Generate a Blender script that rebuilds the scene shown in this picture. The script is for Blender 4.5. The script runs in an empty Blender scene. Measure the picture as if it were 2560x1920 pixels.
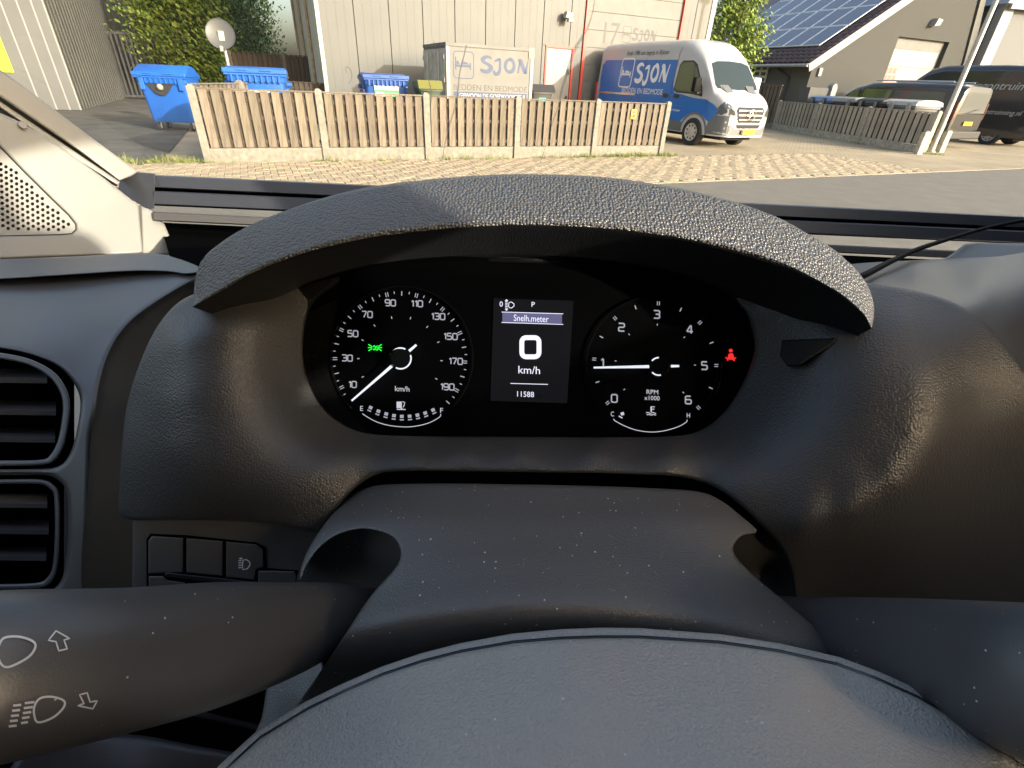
import bpy, bmesh, math, random
import numpy as np
from mathutils import Vector, Matrix, geometry
from mathutils.bvhtree import BVHTree

random.seed(7)
R = math.radians
scene = bpy.context.scene
COL = scene.collection

# ------------------------------------------------------------------ camera
FPX, PITCH, ROLL, CAMH = 1250.0, R(31.15), R(2.75), 1.39     # focal length in px of a 2560 px wide picture
CAM = np.array([0.0, 0.0, CAMH])
FW = np.array([0.0, math.cos(PITCH), -math.sin(PITCH)])
UP0 = np.array([0.0, math.sin(PITCH), math.cos(PITCH)])
RT0 = np.array([1.0, 0.0, 0.0])
RT = math.cos(ROLL) * RT0 + math.sin(ROLL) * UP0
UPV = -math.sin(ROLL) * RT0 + math.cos(ROLL) * UP0
cam_data = bpy.data.cameras.new('camera')
cam_data.sensor_width = 36.0
cam_data.lens = FPX / 2560.0 * 36.0
cam_data.clip_start = 0.01
cam_data.clip_end = 1000.0
cam = bpy.data.objects.new('camera', cam_data)
COL.objects.link(cam)
cam.matrix_world = Matrix(((RT[0], UPV[0], -FW[0], 0.0), (RT[1], UPV[1], -FW[1], 0.0),
                           (RT[2], UPV[2], -FW[2], CAMH), (0, 0, 0, 1)))
scene.camera = cam

# ------------------------------------------------------------------ sky, sun, exposure
SUN_EL = R(16.0)
SUN_H = np.array([0.79, -0.61]); SUN_H = SUN_H / np.linalg.norm(SUN_H)      # towards the sun
world = bpy.data.worlds.new('World'); scene.world = world; world.use_nodes = True
wn = world.node_tree.nodes; wl = world.node_tree.links
sky = wn.new('ShaderNodeTexSky'); sky.sky_type = 'NISHITA'; sky.sun_disc = False
sky.sun_elevation = SUN_EL; sky.sun_rotation = math.atan2(SUN_H[0], SUN_H[1])
sky.air_density = 0.9; sky.dust_density = 6.0; sky.ozone_density = 0.0
wn['Background'].inputs['Strength'].default_value = 0.15
wl.new(sky.outputs[0], wn['Background'].inputs[0])
sl = bpy.data.lights.new('sun', 'SUN'); sl.energy = 2.0; sl.angle = R(0.6); sl.color = (1.0, 0.95, 0.87)
sun = bpy.data.objects.new('sun', sl); COL.objects.link(sun)
sdir = Vector((SUN_H[0] * math.cos(SUN_EL), SUN_H[1] * math.cos(SUN_EL), math.sin(SUN_EL)))
sun.rotation_euler = sdir.to_track_quat('Z', 'Y').to_euler()
sun.location = (6, -5, 8)
vs = scene.view_settings
vs.view_transform = 'Standard'; vs.look = 'None'; vs.gamma = 1.0; vs.use_curve_mapping = False
vs.exposure = 2.05
try:
    scene.cycles.use_denoising = True
    scene.cycles.max_bounces = 8; scene.cycles.transparent_max_bounces = 12
    scene.cycles.sample_clamp_indirect = 8.0
except Exception:
    pass

# ------------------------------------------------------------------ geometry helpers
def ray(px, py):
    return FW + (px - 1280.0) / FPX * RT + (960.0 - py) / FPX * UPV
def P(px, py, w):
    """point seen at photo pixel (px, py), w metres in front of the lens"""
    return CAM + w * ray(px, py)
def on_ground(px, py, z=0.0):
    d = ray(px, py); return CAM + (z - CAMH) / d[2] * d
def at_dist(px, py, t):
    d = ray(px, py); return CAM + d / math.hypot(d[0], d[1]) * t
def on_plane(px, py, p0, n):
    d = ray(px, py); return CAM + ((np.asarray(p0) - CAM) @ n) / (d @ n) * d

def crom(pts, n, closed=False):
    """Catmull-Rom resampling to n points per span list, evenly by chord"""
    pts = [np.asarray(p, float) for p in pts]
    m = len(pts)
    out = []
    spans = m if closed else m - 1
    dens = []
    for i in range(spans):
        p1, p2 = pts[i], pts[(i + 1) % m]
        p0 = pts[(i - 1) % m] if (closed or i > 0) else 2 * p1 - p2
        p3 = pts[(i + 2) % m] if (closed or i + 2 < m) else 2 * p2 - p1
        for k in range(8):
            t = k / 8.0
            dens.append(0.5 * ((2 * p1) + (-p0 + p2) * t + (2 * p0 - 5 * p1 + 4 * p2 - p3) * t * t + (-p0 + 3 * p1 - 3 * p2 + p3) * t ** 3))
    if not closed:
        dens.append(pts[-1])
    else:
        dens.append(pts[0])
    dens = np.array(dens)
    seg = np.linalg.norm(np.diff(dens, axis=0), axis=1)
    s = np.concatenate([[0], np.cumsum(seg)])
    q = np.linspace(0, s[-1], n + (1 if closed else 0))
    if closed:
        q = q[:-1]
    return np.stack([np.interp(q, s, dens[:, k]) for k in range(dens.shape[1])], -1)

def tps(ctrl):
    """thin plate spline through control points (x, y, w); returns a function of x, y arrays"""
    c = np.array(ctrl, float); xy = c[:, :2] / 1000.0; n = len(c)
    def phi(r2):
        return 0.5 * r2 * np.log(np.maximum(r2, 1e-12))
    d2 = ((xy[:, None] - xy[None]) ** 2).sum(-1)
    K = phi(d2) + np.eye(n) * 1e-5
    Pm = np.concatenate([np.ones((n, 1)), xy], 1)
    A = np.block([[K, Pm], [Pm.T, np.zeros((3, 3))]])
    sol = np.linalg.solve(A, np.concatenate([c[:, 2], np.zeros(3)]))
    def fn(x, y):
        q = np.stack([np.asarray(x, float), np.asarray(y, float)], -1) / 1000.0
        q2 = q.reshape(-1, 2)
        d = ((q2[:, None] - xy[None]) ** 2).sum(-1)
        return (phi(d) @ sol[:n] + sol[n] + q2 @ sol[n + 1:]).reshape(q.shape[:-1])
    return fn

def inside(poly, pts):
    poly = np.asarray(poly); pts = np.asarray(pts)
    x, y = pts[:, 0], pts[:, 1]; r = np.zeros(len(pts), bool)
    j = len(poly) - 1
    for i in range(len(poly)):
        xi, yi = poly[i]; xj, yj = poly[j]
        c = ((yi > y) != (yj > y)) & (x < (xj - xi) * (y - yi) / ((yj - yi) if yj != yi else 1e-9) + xi)
        r ^= c; j = i
    return r

def bdist(poly, pts):
    poly = np.asarray(poly, float); a = poly; b = np.roll(poly, -1, 0)
    best = np.full(len(pts), 1e9)
    for i in range(len(a)):
        ab = b[i] - a[i]; L = max(ab @ ab, 1e-12)
        t = np.clip(((pts - a[i]) @ ab) / L, 0, 1)
        best = np.minimum(best, np.linalg.norm(pts - (a[i] + t[:, None] * ab), axis=1))
    return best

def densify(poly, step):
    poly = [np.asarray(p, float) for p in poly]; out = []
    for i in range(len(poly)):
        a, b = poly[i], poly[(i + 1) % len(poly)]
        L = np.linalg.norm(b - a)
        if L < 1e-6: continue
        n = max(1, int(round(L / step)))
        for k in range(n): out.append(a + (b - a) * k / n)
    return np.array(out)

def inset(poly, d):
    poly = np.asarray(poly); area = 0.5 * np.sum(poly[:, 0] * np.roll(poly[:, 1], -1) - np.roll(poly[:, 0], -1) * poly[:, 1])
    t = np.roll(poly, -1, 0) - np.roll(poly, 1, 0)
    t = t / np.maximum(np.linalg.norm(t, axis=1), 1e-9)[:, None]
    nrm = np.stack([-t[:, 1], t[:, 0]], -1) * (1 if area > 0 else -1)
    return poly + nrm * d

def triangulate(loops, step, rings=()):
    """fill the first loop minus the others with well shaped triangles; returns pts, tris, boundary index loops"""
    pts, edges, idx = [], [], []
    for lp in loops:
        b = len(pts); idx.append(list(range(b, b + len(lp))))
        pts += [tuple(p) for p in lp]
        edges += [(b + i, b + (i + 1) % len(lp)) for i in range(len(lp))]
    outer = np.asarray(loops[0])
    keep = []
    for k, lp in enumerate(loops):
        for d in rings:
            q = inset(lp, d if k == 0 else -d)
            keep.append(q)
    mn, mx = outer.min(0), outer.max(0)
    gx = np.arange(mn[0] + step * .5, mx[0], step); gy = np.arange(mn[1] + step * .5, mx[1], step * .87)
    g = []
    for j, y in enumerate(gy):
        o = (step * .5) * (j % 2)
        for x in gx: g.append((x + o, y))
    g = np.array(g) if g else np.zeros((0, 2))
    md = (max(rings) if rings else 0) + step * .55
    if len(g):
        m = inside(outer, g) & (bdist(outer, g) > md)
        for h in loops[1:]:
            m &= (~inside(h, g)) & (bdist(h, g) > md)
        g = g[m]
    for q in keep:
        m = inside(outer, q)
        for h in loops[1:]: m &= ~inside(h, q)
        bd = np.minimum.reduce([bdist(l, q) for l in loops])
        q = q[m & (bd > min(rings) * .7)]
        pts += [tuple(p) for p in q]
    pts += [tuple(p) for p in g]
    r = geometry.delaunay_2d_cdt([Vector(p) for p in pts], edges, [], 0, 1e-4)
    vs_ = np.array([(v.x, v.y) for v in r[0]])
    tris = [f for f in r[2]]
    cen = np.array([vs_[list(f)].mean(0) for f in tris])
    m = inside(outer, cen)
    for h in loops[1:]: m &= ~inside(h, cen)
    tris = [tuple(f) for f, k in zip(tris, m) if k]
    # map boundary
    back = {}
    for ni, orig in enumerate(r[3]):
        for o in orig: back[o] = ni
    bl = [[back[i] for i in l if i in back] for l in idx]
    return vs_, tris, bl

# ------------------------------------------------------------------ object helpers
def tag(o, label=None, cat=None, group=None, kind=None):
    if label: o['label'] = label
    if cat: o['category'] = cat
    if group: o['group'] = group
    if kind: o['kind'] = kind
    return o
def empty(name, loc=(0, 0, 0), rz=0.0):
    o = bpy.data.objects.new(name, None); COL.objects.link(o)
    o.location = tuple(float(v) for v in loc); o.rotation_euler = (0, 0, rz); o.empty_display_size = 0.1
    return o
def thing(name, label, cat, loc=(0, 0, 0), rz=0.0, group=None):
    return tag(empty(name, loc, rz), label, cat, group)
def root_matrix(o):
    m = Matrix.Identity(4)
    while o is not None:
        m = (Matrix.Translation(o.location) @ o.rotation_euler.to_matrix().to_4x4()) @ m
        o = o.parent
    return m
def make(name, verts, faces, mat=None, parent=None, smooth=None, world=False, kind=None):
    """one mesh object; world=True: verts are world coordinates and are brought into the parent's frame"""
    V = [Vector(tuple(float(c) for c in v)) for v in verts]
    if world and parent is not None:
        inv = root_matrix(parent).inverted(); V = [inv @ v for v in V]
    me = bpy.data.meshes.new(name); me.from_pydata(V, [], [tuple(int(i) for i in f) for f in faces]); me.validate(); me.update()
    o = bpy.data.objects.new(name, me); COL.objects.link(o)
    if parent is not None: o.parent = parent
    if mat: me.materials.append(mat)
    if smooth is not None:
        for p in me.polygons: p.use_smooth = True
        if smooth < 179: me.set_sharp_from_angle(angle=R(smooth))
    if kind: o['kind'] = kind
    return o
def copy_tree(o, parent=None):
    c = o.copy(); COL.objects.link(c)
    if parent is not None: c.parent = parent
    for ch in list(o.children):
        copy_tree(ch, c)
    return c

class MB:
    """collects simple solids for one mesh"""
    def __init__(s): s.v = []; s.f = []
    def add(s, v, f):
        b = len(s.v); s.v += [tuple(map(float, p)) for p in v]; s.f += [tuple(b + i for i in q) for q in f]; return s
    def box(s, x0, x1, y0, y1, z0, z1, bev=0.0):
        if bev <= 0:
            v = [(x0, y0, z0), (x1, y0, z0), (x1, y1, z0), (x0, y1, z0), (x0, y0, z1), (x1, y0, z1), (x1, y1, z1), (x0, y1, z1)]
            f = [(3, 2, 1, 0), (4, 5, 6, 7), (0, 1, 5, 4), (1, 2, 6, 5), (2, 3, 7, 6), (3, 0, 4, 7)]
            return s.add(v, f)
        bm = bmesh.new(); bmesh.ops.create_cube(bm, size=1.0)
        for v in bm.verts: v.co = Vector(((x0 + x1) / 2 + v.co.x * (x1 - x0), (y0 + y1) / 2 + v.co.y * (y1 - y0), (z0 + z1) / 2 + v.co.z * (z1 - z0)))
        bmesh.ops.bevel(bm, geom=list(bm.edges), offset=bev, segments=2, profile=0.5, affect='EDGES')
        bm.verts.index_update()
        s.add([v.co[:] for v in bm.verts], [[v.index for v in f.verts] for f in bm.faces]); bm.free(); return s
    def prism(s, poly, a, b, axis='y'):
        """poly of 2-D points swept from a to b along axis; poly plane: y->(x,z), x->(y,z), z->(x,y)"""
        def m(p, t):
            return {'y': (p[0], t, p[1]), 'x': (t, p[0], p[1]), 'z': (p[0], p[1], t)}[axis]
        n = len(poly); v = [m(p, a) for p in poly] + [m(p, b) for p in poly]
        f = [tuple(range(n))[::-1], tuple(range(n, 2 * n))] + [(i, (i + 1) % n, n + (i + 1) % n, n + i) for i in range(n)]
        return s.add(v, f)
    def tube(s, pts, r, n=8, caps=True):
        pts = [Vector(tuple(map(float, p))) for p in pts]; rr = r if hasattr(r, '__len__') else [r] * len(pts)
        v = []; f = []; prev = None
        for i, p in enumerate(pts):
            t = (pts[min(i + 1, len(pts) - 1)] - pts[max(i - 1, 0)]).normalized()
            if prev is None:
                a = t.orthogonal().normalized()
            else:
                a = (prev - t * prev.dot(t)); a = a.normalized() if a.length > 1e-6 else t.orthogonal().normalized()
            prev = a; b = t.cross(a)
            for k in range(n):
                an = 2 * math.pi * k / n
                v.append(tuple(p + (a * math.cos(an) + b * math.sin(an)) * rr[i]))
        for i in range(len(pts) - 1):
            for k in range(n):
                f.append((i * n + k, i * n + (k + 1) % n, (i + 1) * n + (k + 1) % n, (i + 1) * n + k))
        if caps:
            f.append(tuple(range(n))[::-1]); f.append(tuple(range((len(pts) - 1) * n, len(pts) * n)))
        return s.add(v, f)
    def lathe(s, prof, c=(0, 0, 0), axis='y', n=24, a0=0.0, a1=2 * math.pi):
        """prof of (radius, height along axis)"""
        full = abs(a1 - a0 - 2 * math.pi) < 1e-6
        m = n if full else n + 1; v = []; f = []
        for r_, h in prof:
            for k in range(m):
                a = a0 + (a1 - a0) * k / n
                x, z = r_ * math.cos(a), r_ * math.sin(a)
                p = {'y': (x, h, z), 'x': (h, x, z), 'z': (x, z, h)}[axis]
                v.append((c[0] + p[0], c[1] + p[1], c[2] + p[2]))
        for i in range(len(prof) - 1):
            for k in range(n if full else n):
                f.append((i * m + k, i * m + (k + 1) % m, (i + 1) * m + (k + 1) % m, (i + 1) * m + k))
        return s.add(v, f)
    def build(s, name, mat, parent=None, smooth=None, world=False, kind=None):
        return make(name, s.v, s.f, mat, parent, smooth, world, kind)

def ribbon(pts, width, closed=False):
    """2-D stroke: returns verts, faces; width a number or one per point"""
    p = np.asarray(pts, float); n = len(p)
    w = np.full(n, width, float) if not hasattr(width, '__len__') else np.asarray(width, float)
    if closed:
        t = np.roll(p, -1, 0) - np.roll(p, 1, 0)
    else:
        t = np.gradient(p, axis=0) if n > 2 else np.repeat((p[1] - p[0])[None], n, 0)
    t = t / np.maximum(np.linalg.norm(t, axis=1), 1e-9)[:, None]
    nn = np.stack([-t[:, 1], t[:, 0]], -1)
    L = p + nn * w[:, None] / 2; Q = p - nn * w[:, None] / 2
    v = [tuple(a) for a in L] + [tuple(a) for a in Q]
    f = [(i, (i + 1) % n, n + (i + 1) % n, n + i) for i in range(n if closed else n - 1)]
    return v, f
def rrect(x0, x1, y0, y1, r, n=5):
    out = []
    for cx, cy, a in ((x1 - r, y0 + r, -90), (x1 - r, y1 - r, 0), (x0 + r, y1 - r, 90), (x0 + r, y0 + r, 180)):
        for k in range(n + 1):
            t = R(a + 90 * k / n); out.append((cx + r * math.cos(t), cy + r * math.sin(t)))
    return out
_txt = {}
def text2d(s, width=None, height=None, shear=0.0):
    """flat outline of a word, centred, scaled to fit width x height (either may be None)"""
    key = (s, shear)
    if key not in _txt:
        cu = bpy.data.curves.new('lettering', 'FONT'); cu.body = s; cu.resolution_u = 3; cu.shear = shear
        ob = bpy.data.objects.new('lettering', cu); COL.objects.link(ob)
        dg = bpy.context.evaluated_depsgraph_get()
        me = bpy.data.meshes.new_from_object(ob.evaluated_get(dg))
        v = np.array([x.co[:2] for x in me.vertices]); f = [tuple(p.vertices) for p in me.polygons]
        bpy.data.objects.remove(ob); bpy.data.curves.remove(cu); bpy.data.meshes.remove(me)
        v = v - (v.max(0) + v.min(0)) / 2
        _txt[key] = (v, f)
    v, f = _txt[key]; ext = v.max(0) - v.min(0)
    sx = width / ext[0] if width else None; sy = height / ext[1] if height else None
    if sx is None: sx = sy
    if sy is None: sy = sx
    return v * np.array([sx, sy]), f

# ------------------------------------------------------------------ materials
MATS = {}
def mat(name, col, rough=0.5, metal=0.0, spec=0.5, noise=None, bump=None, emit=None, coat=0.0):
    """noise=(scale, amount[, stretch xyz]); bump=(kind, scale, strength, distance)"""
    if name in MATS: return MATS[name]
    m = bpy.data.materials.new(name); m.use_nodes = True; MATS[name] = m
    nt = m.node_tree; b = nt.nodes['Principled BSDF']
    b.inputs['Base Color'].default_value = (*col, 1); b.inputs['Roughness'].default_value = rough
    b.inputs['Metallic'].default_value = metal; b.inputs['Specular IOR Level'].default_value = spec
    b.inputs['Coat Weight'].default_value = coat
    tc = nt.nodes.new('ShaderNodeTexCoord')
    if noise:
        mp = nt.nodes.new('ShaderNodeMapping'); mp.inputs['Scale'].default_value = noise[2] if len(noise) > 2 else (1, 1, 1)
        nt.links.new(tc.outputs['Object'], mp.inputs['Vector'])
        nz = nt.nodes.new('ShaderNodeTexNoise'); nz.inputs['Scale'].default_value = noise[0]; nz.inputs['Detail'].default_value = 5
        nt.links.new(mp.outputs[0], nz.inputs['Vector'])
        rp = nt.nodes.new('ShaderNodeMapRange'); rp.inputs['From Min'].default_value = .3; rp.inputs['From Max'].default_value = .7
        rp.inputs['To Min'].default_value = 1 - noise[1]; rp.inputs['To Max'].default_value = 1 + noise[1]
        nt.links.new(nz.outputs['Fac'], rp.inputs['Value'])
        mx = nt.nodes.new('ShaderNodeVectorMath'); mx.operation = 'SCALE'; mx.inputs[0].default_value = col
        nt.links.new(rp.outputs[0], mx.inputs['Scale']); nt.links.new(mx.outputs[0], b.inputs['Base Color'])
    if bump:
        kind, sc, st, di = bump
        if kind == 'voronoi':
            t = nt.nodes.new('ShaderNodeTexVoronoi'); t.feature = 'F1'; out = t.outputs['Distance']
        elif kind == 'cells':
            t = nt.nodes.new('ShaderNodeTexVoronoi'); t.feature = 'SMOOTH_F1'; out = t.outputs['Distance']
        else:
            t = nt.nodes.new('ShaderNodeTexNoise'); t.inputs['Detail'].default_value = 2; out = t.outputs['Fac']
        t.inputs['Scale'].default_value = sc
        if kind == 'voronoi': t.inputs['Randomness'].default_value = .7
        nt.links.new(tc.outputs['Object'], t.inputs['Vector'])
        bp = nt.nodes.new('ShaderNodeBump'); bp.inputs['Strength'].default_value = st; bp.inputs['Distance'].default_value = di
        bp.invert = kind in ('voronoi', 'cells')
        nt.links.new(out, bp.inputs['Height']); nt.links.new(bp.outputs[0], b.inputs['Normal'])
    if emit:
        b.inputs['Emission Color'].default_value = (*emit[0], 1); b.inputs['Emission Strength'].default_value = emit[1]
    return m
def dusty(m, scale, size, col=(0.55, 0.55, 0.55)):
    """scatter of pale dust specks over an existing material"""
    nt = m.node_tree; b = nt.nodes['Principled BSDF']
    tc = nt.nodes.new('ShaderNodeTexCoord'); v = nt.nodes.new('ShaderNodeTexVoronoi'); v.inputs['Scale'].default_value = scale
    nt.links.new(tc.outputs['Object'], v.inputs['Vector'])
    wn_ = nt.nodes.new('ShaderNodeSeparateColor'); nt.links.new(v.outputs['Color'], wn_.inputs[0])
    ra = nt.nodes.new('ShaderNodeMath'); ra.operation = 'MULTIPLY'; ra.inputs[1].default_value = size
    pw = nt.nodes.new('ShaderNodeMath'); pw.operation = 'POWER'; pw.inputs[1].default_value = 5.0
    nt.links.new(wn_.outputs[0], pw.inputs[0]); nt.links.new(pw.outputs[0], ra.inputs[0])
    lt = nt.nodes.new('ShaderNodeMath'); lt.operation = 'LESS_THAN'
    nt.links.new(v.outputs['Distance'], lt.inputs[0]); nt.links.new(ra.outputs[0], lt.inputs[1])
    mx = nt.nodes.new('ShaderNodeMix'); mx.data_type = 'RGBA'
    src = b.inputs['Base Color'].links[0].from_socket if b.inputs['Base Color'].links else None
    mx.inputs['A'].default_value = b.inputs['Base Color'].default_value
    if src: nt.links.new(src, mx.inputs['A'])
    mx.inputs['B'].default_value = (*col, 1)
    nt.links.new(lt.outputs[0], mx.inputs['Factor']); nt.links.new(mx.outputs['Result'], b.inputs['Base Color'])
    return m
def glass_mat(name, tint=(1, 1, 1), refl=1.0, rough=0.0):
    if name in MATS: return MATS[name]
    m = bpy.data.materials.new(name); m.use_nodes = True; MATS[name] = m
    nt = m.node_tree; nt.nodes.remove(nt.nodes['Principled BSDF'])
    tr = nt.nodes.new('ShaderNodeBsdfTransparent'); tr.inputs[0].default_value = (*tint, 1)
    gl = nt.nodes.new('ShaderNodeBsdfGlossy'); gl.inputs['Roughness'].default_value = rough
    fr = nt.nodes.new('ShaderNodeFresnel'); fr.inputs['IOR'].default_value = 1.45
    mu = nt.nodes.new('ShaderNodeMath'); mu.operation = 'MULTIPLY'; mu.inputs[1].default_value = refl
    nt.links.new(fr.outputs[0], mu.inputs[0])
    mx = nt.nodes.new('ShaderNodeMixShader'); nt.links.new(mu.outputs[0], mx.inputs[0])
    nt.links.new(tr.outputs[0], mx.inputs[1]); nt.links.new(gl.outputs[0], mx.inputs[2])
    nt.links.new(mx.outputs[0], nt.nodes['Material Output'].inputs[0])
    return m
# ================================================================== THE PLACE OUTSIDE
AZ = R(26.0)
SD = np.array([math.cos(AZ), math.sin(AZ), 0.0]); SN = np.array([-math.sin(AZ), math.cos(AZ), 0.0])
def st(d, n, z=0.0):
    """street frame: d metres along the street, n metres across it"""
    return SD * d + SN * n + np.array([0, 0, z])

def var_mat(name, col, rough, amount, noise=(8, .15), stretch=(1, 1, 1), island=False, bump=None, hue=0.0):
    m = mat(name, col, rough, noise=(noise[0], noise[1], stretch), bump=bump)
    nt = m.node_tree; b = nt.nodes['Principled BSDF']
    if island:
        g = nt.nodes.new('ShaderNodeNewGeometry'); rnd = g.outputs['Random Per Island']
    else:
        g = nt.nodes.new('ShaderNodeObjectInfo'); rnd = g.outputs['Random']
    r = nt.nodes.new('ShaderNodeMapRange'); r.inputs['To Min'].default_value = 1 - amount; r.inputs['To Max'].default_value = 1 + amount
    nt.links.new(rnd, r.inputs['Value'])
    s = nt.nodes.new('ShaderNodeVectorMath'); s.operation = 'SCALE'
    src = b.inputs['Base Color'].links[0].from_socket
    nt.links.new(src, s.inputs[0]); nt.links.new(r.outputs[0], s.inputs['Scale'])
    out = s.outputs[0]
    if hue:
        h = nt.nodes.new('ShaderNodeHueSaturation')
        hr = nt.nodes.new('ShaderNodeMapRange'); hr.inputs['To Min'].default_value = .5 - hue; hr.inputs['To Max'].default_value = .5 + hue
        m2 = nt.nodes.new('ShaderNodeMath'); m2.operation = 'MULTIPLY'; m2.inputs[1].default_value = 7.31
        fr = nt.nodes.new('ShaderNodeMath'); fr.operation = 'FRACT'
        nt.links.new(rnd, m2.inputs[0]); nt.links.new(m2.outputs[0], fr.inputs[0]); nt.links.new(fr.outputs[0], hr.inputs['Value'])
        nt.links.new(hr.outputs[0], h.inputs['Hue']); nt.links.new(out, h.inputs['Color']); out = h.outputs['Color']
    nt.links.new(out, b.inputs['Base Color'])
    return m

def paving_mat(name, col, L=0.21, W=0.105, rot=0.0):
    m = mat(name, col, 0.85, noise=(0.6, .18))
    nt = m.node_tree; b = nt.nodes['Principled BSDF']
    tc = nt.nodes.new('ShaderNodeTexCoord'); mp = nt.nodes.new('ShaderNodeMapping'); mp.inputs['Rotation'].default_value = (0, 0, rot)
    nt.links.new(tc.outputs['Object'], mp.inputs[0])
    bt = nt.nodes.new('ShaderNodeTexBrick'); bt.inputs['Scale'].default_value = 1.0; bt.inputs['Mortar Size'].default_value = .008
    bt.inputs['Brick Width'].default_value = L; bt.inputs['Row Height'].default_value = W
    bt.inputs['Color1'].default_value = (.86, .86, .86, 1); bt.inputs['Color2'].default_value = (1.12, 1.1, 1.05, 1); bt.inputs['Mortar'].default_value = (.5, .48, .42, 1)
    nt.links.new(mp.outputs[0], bt.inputs['Vector'])
    mx = nt.nodes.new('ShaderNodeVectorMath'); mx.operation = 'MULTIPLY'
    src = b.inputs['Base Color'].links[0].from_socket
    nt.links.new(src, mx.inputs[0]); nt.links.new(bt.outputs['Color'], mx.inputs[1]); nt.links.new(mx.outputs[0], b.inputs['Base Color'])
    return m

M_conc = mat('weathered_concrete', (.19, .18, .155), .9, noise=(14, .22), bump=('noise', 60, .25, .004))
M_concdark = mat('stained_concrete', (.36, .34, .28), .9, noise=(9, .28), bump=('noise', 60, .25, .004))
M_wood = var_mat('weathered_softwood', (.135, .113, .087), .85, .2, noise=(9, .3), stretch=(5, 5, .5), hue=.012, bump=('noise', 90, .25, .003))
M_woodgrey = var_mat('silvered_softwood', (.34, .305, .25), .88, .14, noise=(9, .25), stretch=(5, 5, .5), bump=('noise', 90, .25, .003))
M_wooddark = var_mat('dark_board_gap_shade', (.06, .047, .035), .9, .15, noise=(9, .25), stretch=(5, 5, .5))  # dark boards; on rear slats and rails it paints shade in the gaps
M_asph = mat('road_asphalt', (.16, .15, .128), .75, noise=(3, .1), bump=('noise', 130, .5, .006))
M_asphdark = mat('shade_toned_asphalt', (.075, .072, .065), .85, noise=(1.6, .35), bump=('noise', 120, .5, .006))  # asphalt darkened to stand in for shade on the left driveway
M_sand = mat('yard_ground', (.33, .28, .2), .9, noise=(1.2, .25))
M_yard = paving_mat('driveway_paving', (.35, .3, .215), rot=AZ)
M_paver = var_mat('paving_brick', (.35, .29, .2), .85, .08, noise=(30, .18), hue=.012, bump=('noise', 150, .4, .002))
M_paver_is = var_mat('paving_brick_field', (.35, .29, .2), .85, .08, noise=(30, .18), island=True, hue=.012, bump=('noise', 150, .4, .002))
M_joint = mat('joint_sand', (.17, .14, .095), .95, noise=(20, .3))
M_line = mat('road_paint', (.4, .38, .32), .6, noise=(40, .12))
M_panel = mat('cream_wall_panel', (.1, .103, .1), .55, noise=(1.2, .06))
M_panelg = mat('grey_wall_panel', (.1, .104, .105), .5, noise=(1.0, .06))
M_corr = mat('corrugated_steel', (.4, .4, .34), .5, noise=(1.5, .1))
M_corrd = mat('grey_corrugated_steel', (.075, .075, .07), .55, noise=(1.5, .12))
M_gap = mat('panel_joint', (.1, .1, .085), .8)
M_red = mat('red_steel', (.52, .05, .035), .45)
M_white = mat('white_lacquer', (.24, .24, .235), .45, noise=(2, .04))
M_offwhite = mat('aged_white_sheet', (.13, .13, .124), .6, noise=(3, .1))
M_grey = mat('grey_steel', (.3, .29, .27), .5, noise=(5, .15))
M_galv = mat('galvanised_steel', (.42, .41, .38), .45, metal=.5, noise=(12, .15))
M_black = mat('black_rubber', (.02, .02, .02), .8)
M_blackp = mat('black_plastic', (.03, .03, .032), .5)
M_binblue = mat('blue_bin_plastic', (.012, .1, .42), .45, noise=(4, .1))
M_binblue2 = mat('deep_blue_bin_plastic', (.014, .07, .28), .45, noise=(4, .1))
M_lime = mat('lime_green_sheet', (.52, .62, .03), .5)
M_label = mat('white_print', (.4, .4, .4), .5)
M_green = mat('green_print', (.05, .33, .1), .5)
M_navy = mat('navy_print', (.05, .1, .22), .5)
M_blueprint = mat('blue_print', (.008, .03, .095), .5)
M_greyprint = mat('grey_print', (.03, .031, .035), .5)
M_plate = mat('yellow_plate', (.75, .42, .02), .4)
M_leafA = var_mat('sunlit_leaf', (.15, .215, .03), .6, .35, island=True, hue=.03)
M_leafB = var_mat('dark_leaf', (.045, .085, .03), .6, .35, island=True, hue=.02)
M_bark = mat('tree_bark', (.11, .085, .06), .9, noise=(12, .3))
M_grass = var_mat('grass_blade', (.16, .19, .045), .7, .35, island=True, hue=.03)

# ------------------------------------------------------------------ ground, road, pavement
def sheet_quad(name, c, mt, z):
    return tag(make(name, [(p[0], p[1], z) for p in c], [tuple(range(len(c)))], mt), kind='structure')
sheet_quad('ground', [(-160, -120), (160, -120), (160, 160), (-160, 160)], M_sand, 0.0)
road = sheet_quad('road', [st(-60, 0.2)[:2], st(60, 0.2)[:2], st(60, 7.06)[:2], st(-60, 7.06)[:2]], M_asph, 0.028)
k = 0
for d0 in np.arange(4.0, 30.0, 1.25):
    a, b = st(d0, 6.94), st(d0 + random.uniform(.7, 1.2), 7.0)
    c = [st(d0, 6.98), st(d0 + .8, 6.98), st(d0 + .8, 7.015), st(d0, 7.015)]
    make('edge_marking', [(p[0], p[1], .032) for p in c], [(0, 1, 2, 3)], M_line, road)
pavement = sheet_quad('pavement', [st(-40, 7.06)[:2], st(60, 7.06)[:2], st(60, 10.3)[:2], st(-40, 10.3)[:2]], M_joint, 0.004)
driveway = sheet_quad('driveway', [st(1.2, 10.3)[:2], st(60, 10.3)[:2], st(60, 40)[:2], st(-12, 40)[:2], st(-12, 17)[:2], st(1.2, 17)[:2]], M_yard, 0.012)
side_drive = sheet_quad('side_driveway', [st(-30, 9.86)[:2], st(-1.5, 9.86)[:2], st(-1.5, 10.3)[:2], st(-1.5, 17)[:2], st(-3.0, 40)[:2], st(-30, 40)[:2]], M_asphdark, 0.016)

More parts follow.
